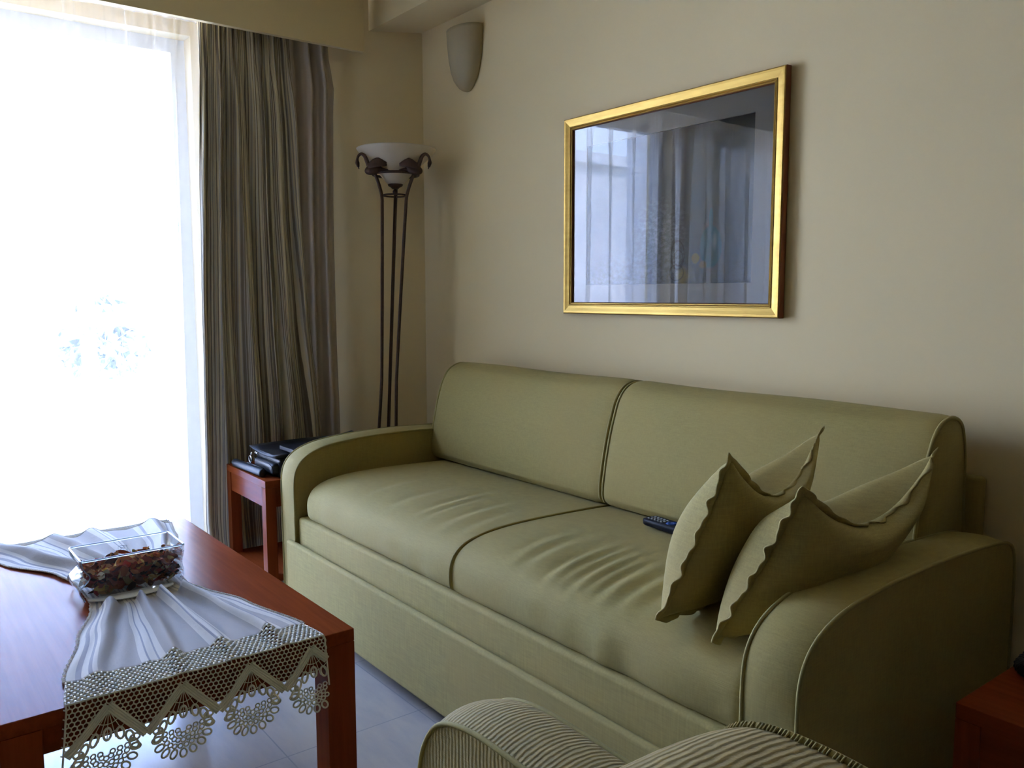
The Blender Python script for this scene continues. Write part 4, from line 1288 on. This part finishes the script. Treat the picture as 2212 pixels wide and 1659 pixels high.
for k in range(700):
    cx = rnd.uniform(bx0 + 0.014, bx1 - 0.008); cy = rnd.uniform(by0 + 0.022, by1 - 0.020)
    hmax = 0.052 + 0.014 * (cy - by0) / (by1 - by0) + 0.006 * sin(40 * cy)
    cz = BZ0 + 0.004 + (hmax + 0.003) * (rnd.random() ** 0.75)
    rot = Matrix.Rotation(rnd.uniform(0, 6.28), 3, 'Z') @ Matrix.Rotation(rnd.uniform(-1.3, 1.3), 3, 'X') @ Matrix.Rotation(rnd.uniform(-1, 1), 3, 'Y')
    l, w, cv = rnd.uniform(0.009, 0.019), rnd.uniform(0.005, 0.012), rnd.uniform(0.2, 0.7)
    rows = []
    for a in range(5):
        fa = a / 4 * 2 - 1; ww = w * sqrt(max(0.02, 1 - abs(fa) ** 1.8)) * (1 + 0.25 * rnd.uniform(-1, 1))
        rows.append([Vector((cx, cy, cz)) + rot @ Vector((l * fa, ww * fb, cv * (l * fa * fa * 0.6 + ww * fb * fb))) for fb in (-1, 0, 1)])
    for row in rows:
        for p in row:
            p.x = min(max(p.x, bx0 + 0.008), bx1 - 0.007); p.y = min(max(p.y, by0 + 0.012), by1 - 0.012); p.z = max(p.z, BZ0 + 0.004)
    mb.grid(rows, mi=rnd.choices(range(9), (5, 5, 5, 3, 4, 1.6, 2, 2, 0.8))[0])
o = mb.build('potpourri', pm, recalc=False)
tag(o, 'brown and orange dried potpourri heaped in the glass bowl', 'potpourri', kind='stuff')

# ================================================================ ARMCHAIR in the foreground
ch = thing('armchair', 'green ribbed armchair cut off at the bottom, nearest the camera', 'armchair', (-0.62, 0.36, 0))
CA = [(-1.035, 0.05), (-1.04, 0.42), (-1.037, 0.48), (-1.022, 0.53), (-0.99, 0.572), (-0.945, 0.594), (-0.88, 0.604), (-0.78, 0.604), (-0.62, 0.598), (-0.40, 0.588), (-0.24, 0.58), (-0.2, 0.55), (-0.19, 0.5), (-0.19, 0.05)]
CAP = [Vector((x, 0, z)) for x, z in CA]
CAP = [CAP[0]] + smooth_poly(CAP[1:-1], 6) + [CAP[-1]]
def chair_arm(y0, y1):
    mb = MB(); rows = []; K = 12; n = len(CAP)
    for k in range(K + 1):
        t = k / K; y = lerp(y0, y1, t); crown = 0.016 * (1 - (2 * t - 1) ** 2)
        row = []
        for p in CAP:
            d_ = Vector((p.x + 0.6, p.z - 0.3)).normalized() * (crown if p.z > 0.06 else 0)
            row.append((p.x + d_.x * 0.8, y, p.z + d_.y))
        rows.append(row)
    o_ = mb.grid(rows)
    mb.f.append(tuple(o_ + j for j in range(n))); mb.mi.append(0)
    mb.f.append(tuple(o_ + K * n + j for j in reversed(range(n)))); mb.mi.append(0)
    a = mb.build('armrest', 'chair', ch, bevel=0.006, seg=3)
    for y in (y0, y1):
        mb = MB(); mb.tube([(p.x, y, p.z) for p in CAP], 0.0038, 8); mb.build('piping', 'pipe', a)
chair_arm(0.622, 0.738)
chair_arm(-0.02, 0.096)
mb = MB(); mb.box((-1.0, 0.096, 0.12), (-0.24, 0.622, 0.30)); mb.build('base', 'chair', ch, bevel=0.01)
mb = MB(); mb.box((-1.02, 0.10, 0.30), (-0.40, 0.618, 0.44)); mb.build('seat_cushion', 'chair', ch, bevel=0.045, seg=6)
# backrest cushion with an overlocked seam on its far end
BK = [Vector((x, 0, z)) for x, z in [(-0.25, 0.40), (-0.43, 0.40), (-0.475, 0.45), (-0.50, 0.56), (-0.500, 0.68), (-0.494, 0.755), (-0.476, 0.800), (-0.436, 0.822), (-0.37, 0.828), (-0.30, 0.822), (-0.25, 0.80), (-0.225, 0.72), (-0.215, 0.60), (-0.215, 0.42)]]
BKP = smooth_poly(BK, 5)
mb = MB(); rows = []; K = 30; y0, y1 = 0.100, 0.616
for k in range(K + 1):
    t = k / K; y = lerp(y0, y1, t); e = 1 - abs(2 * t - 1) ** 6
    rows.append([(-0.36 + (p.x + 0.36) * lerp(0.93, 1.0, e), y, 0.60 + (p.z - 0.60) * lerp(0.95, 1.0, e)) for p in BKP])
n = len(BKP); o_ = mb.grid(rows, close_v=True)
mb.f.append(tuple(o_ + j for j in range(n))); mb.mi.append(0); mb.f.append(tuple(o_ + K * n + j for j in reversed(range(n)))); mb.mi.append(0)
bk = mb.build('backrest', 'chair', ch)
mb = MB(); end = rows[-1]; ends = smooth_poly(end, 10); pts = []
mb.tube([Vector(p) + Vector((0, 0.001, 0)) for p in end[3:-3]], 0.0045, 8)
for k in range(0, len(end) - 7):
    a_, b_ = Vector(end[3 + k]), Vector(end[4 + k]) if 4 + k < len(end) else Vector(end[3 + k])
    L = (b_ - a_).length
    for q_ in range(max(1, int(L / 0.0035))):
        c_ = a_.lerp(b_, q_ * 0.0035 / max(L, 1e-6))
        nrm_ = Vector((c_.x + 0.36, 0, c_.z - 0.60)).normalized()
        mb.tube([c_ + nrm_ * 0.002 + Vector((0, -0.006, 0)), c_ + nrm_ * 0.0045, c_ + nrm_ * 0.001 + Vector((0.0015, 0.005, 0))], 0.0011, 5)
mb.build('overlock_seam', 'pipe', bk)
mb = MB(); mb.box((-0.26, 0.096, 0.12), (-0.19, 0.622, 0.70)); mb.build('back_frame', 'chair', ch, bevel=0.012)
for x in (-0.98, -0.24):
    for y in (0.03, 0.68):
        mb = MB(); mb.tube([(x, y, 0), (x, y, 0.125)], 0.02, 12); mb.build('leg', 'cherry_v', ch)
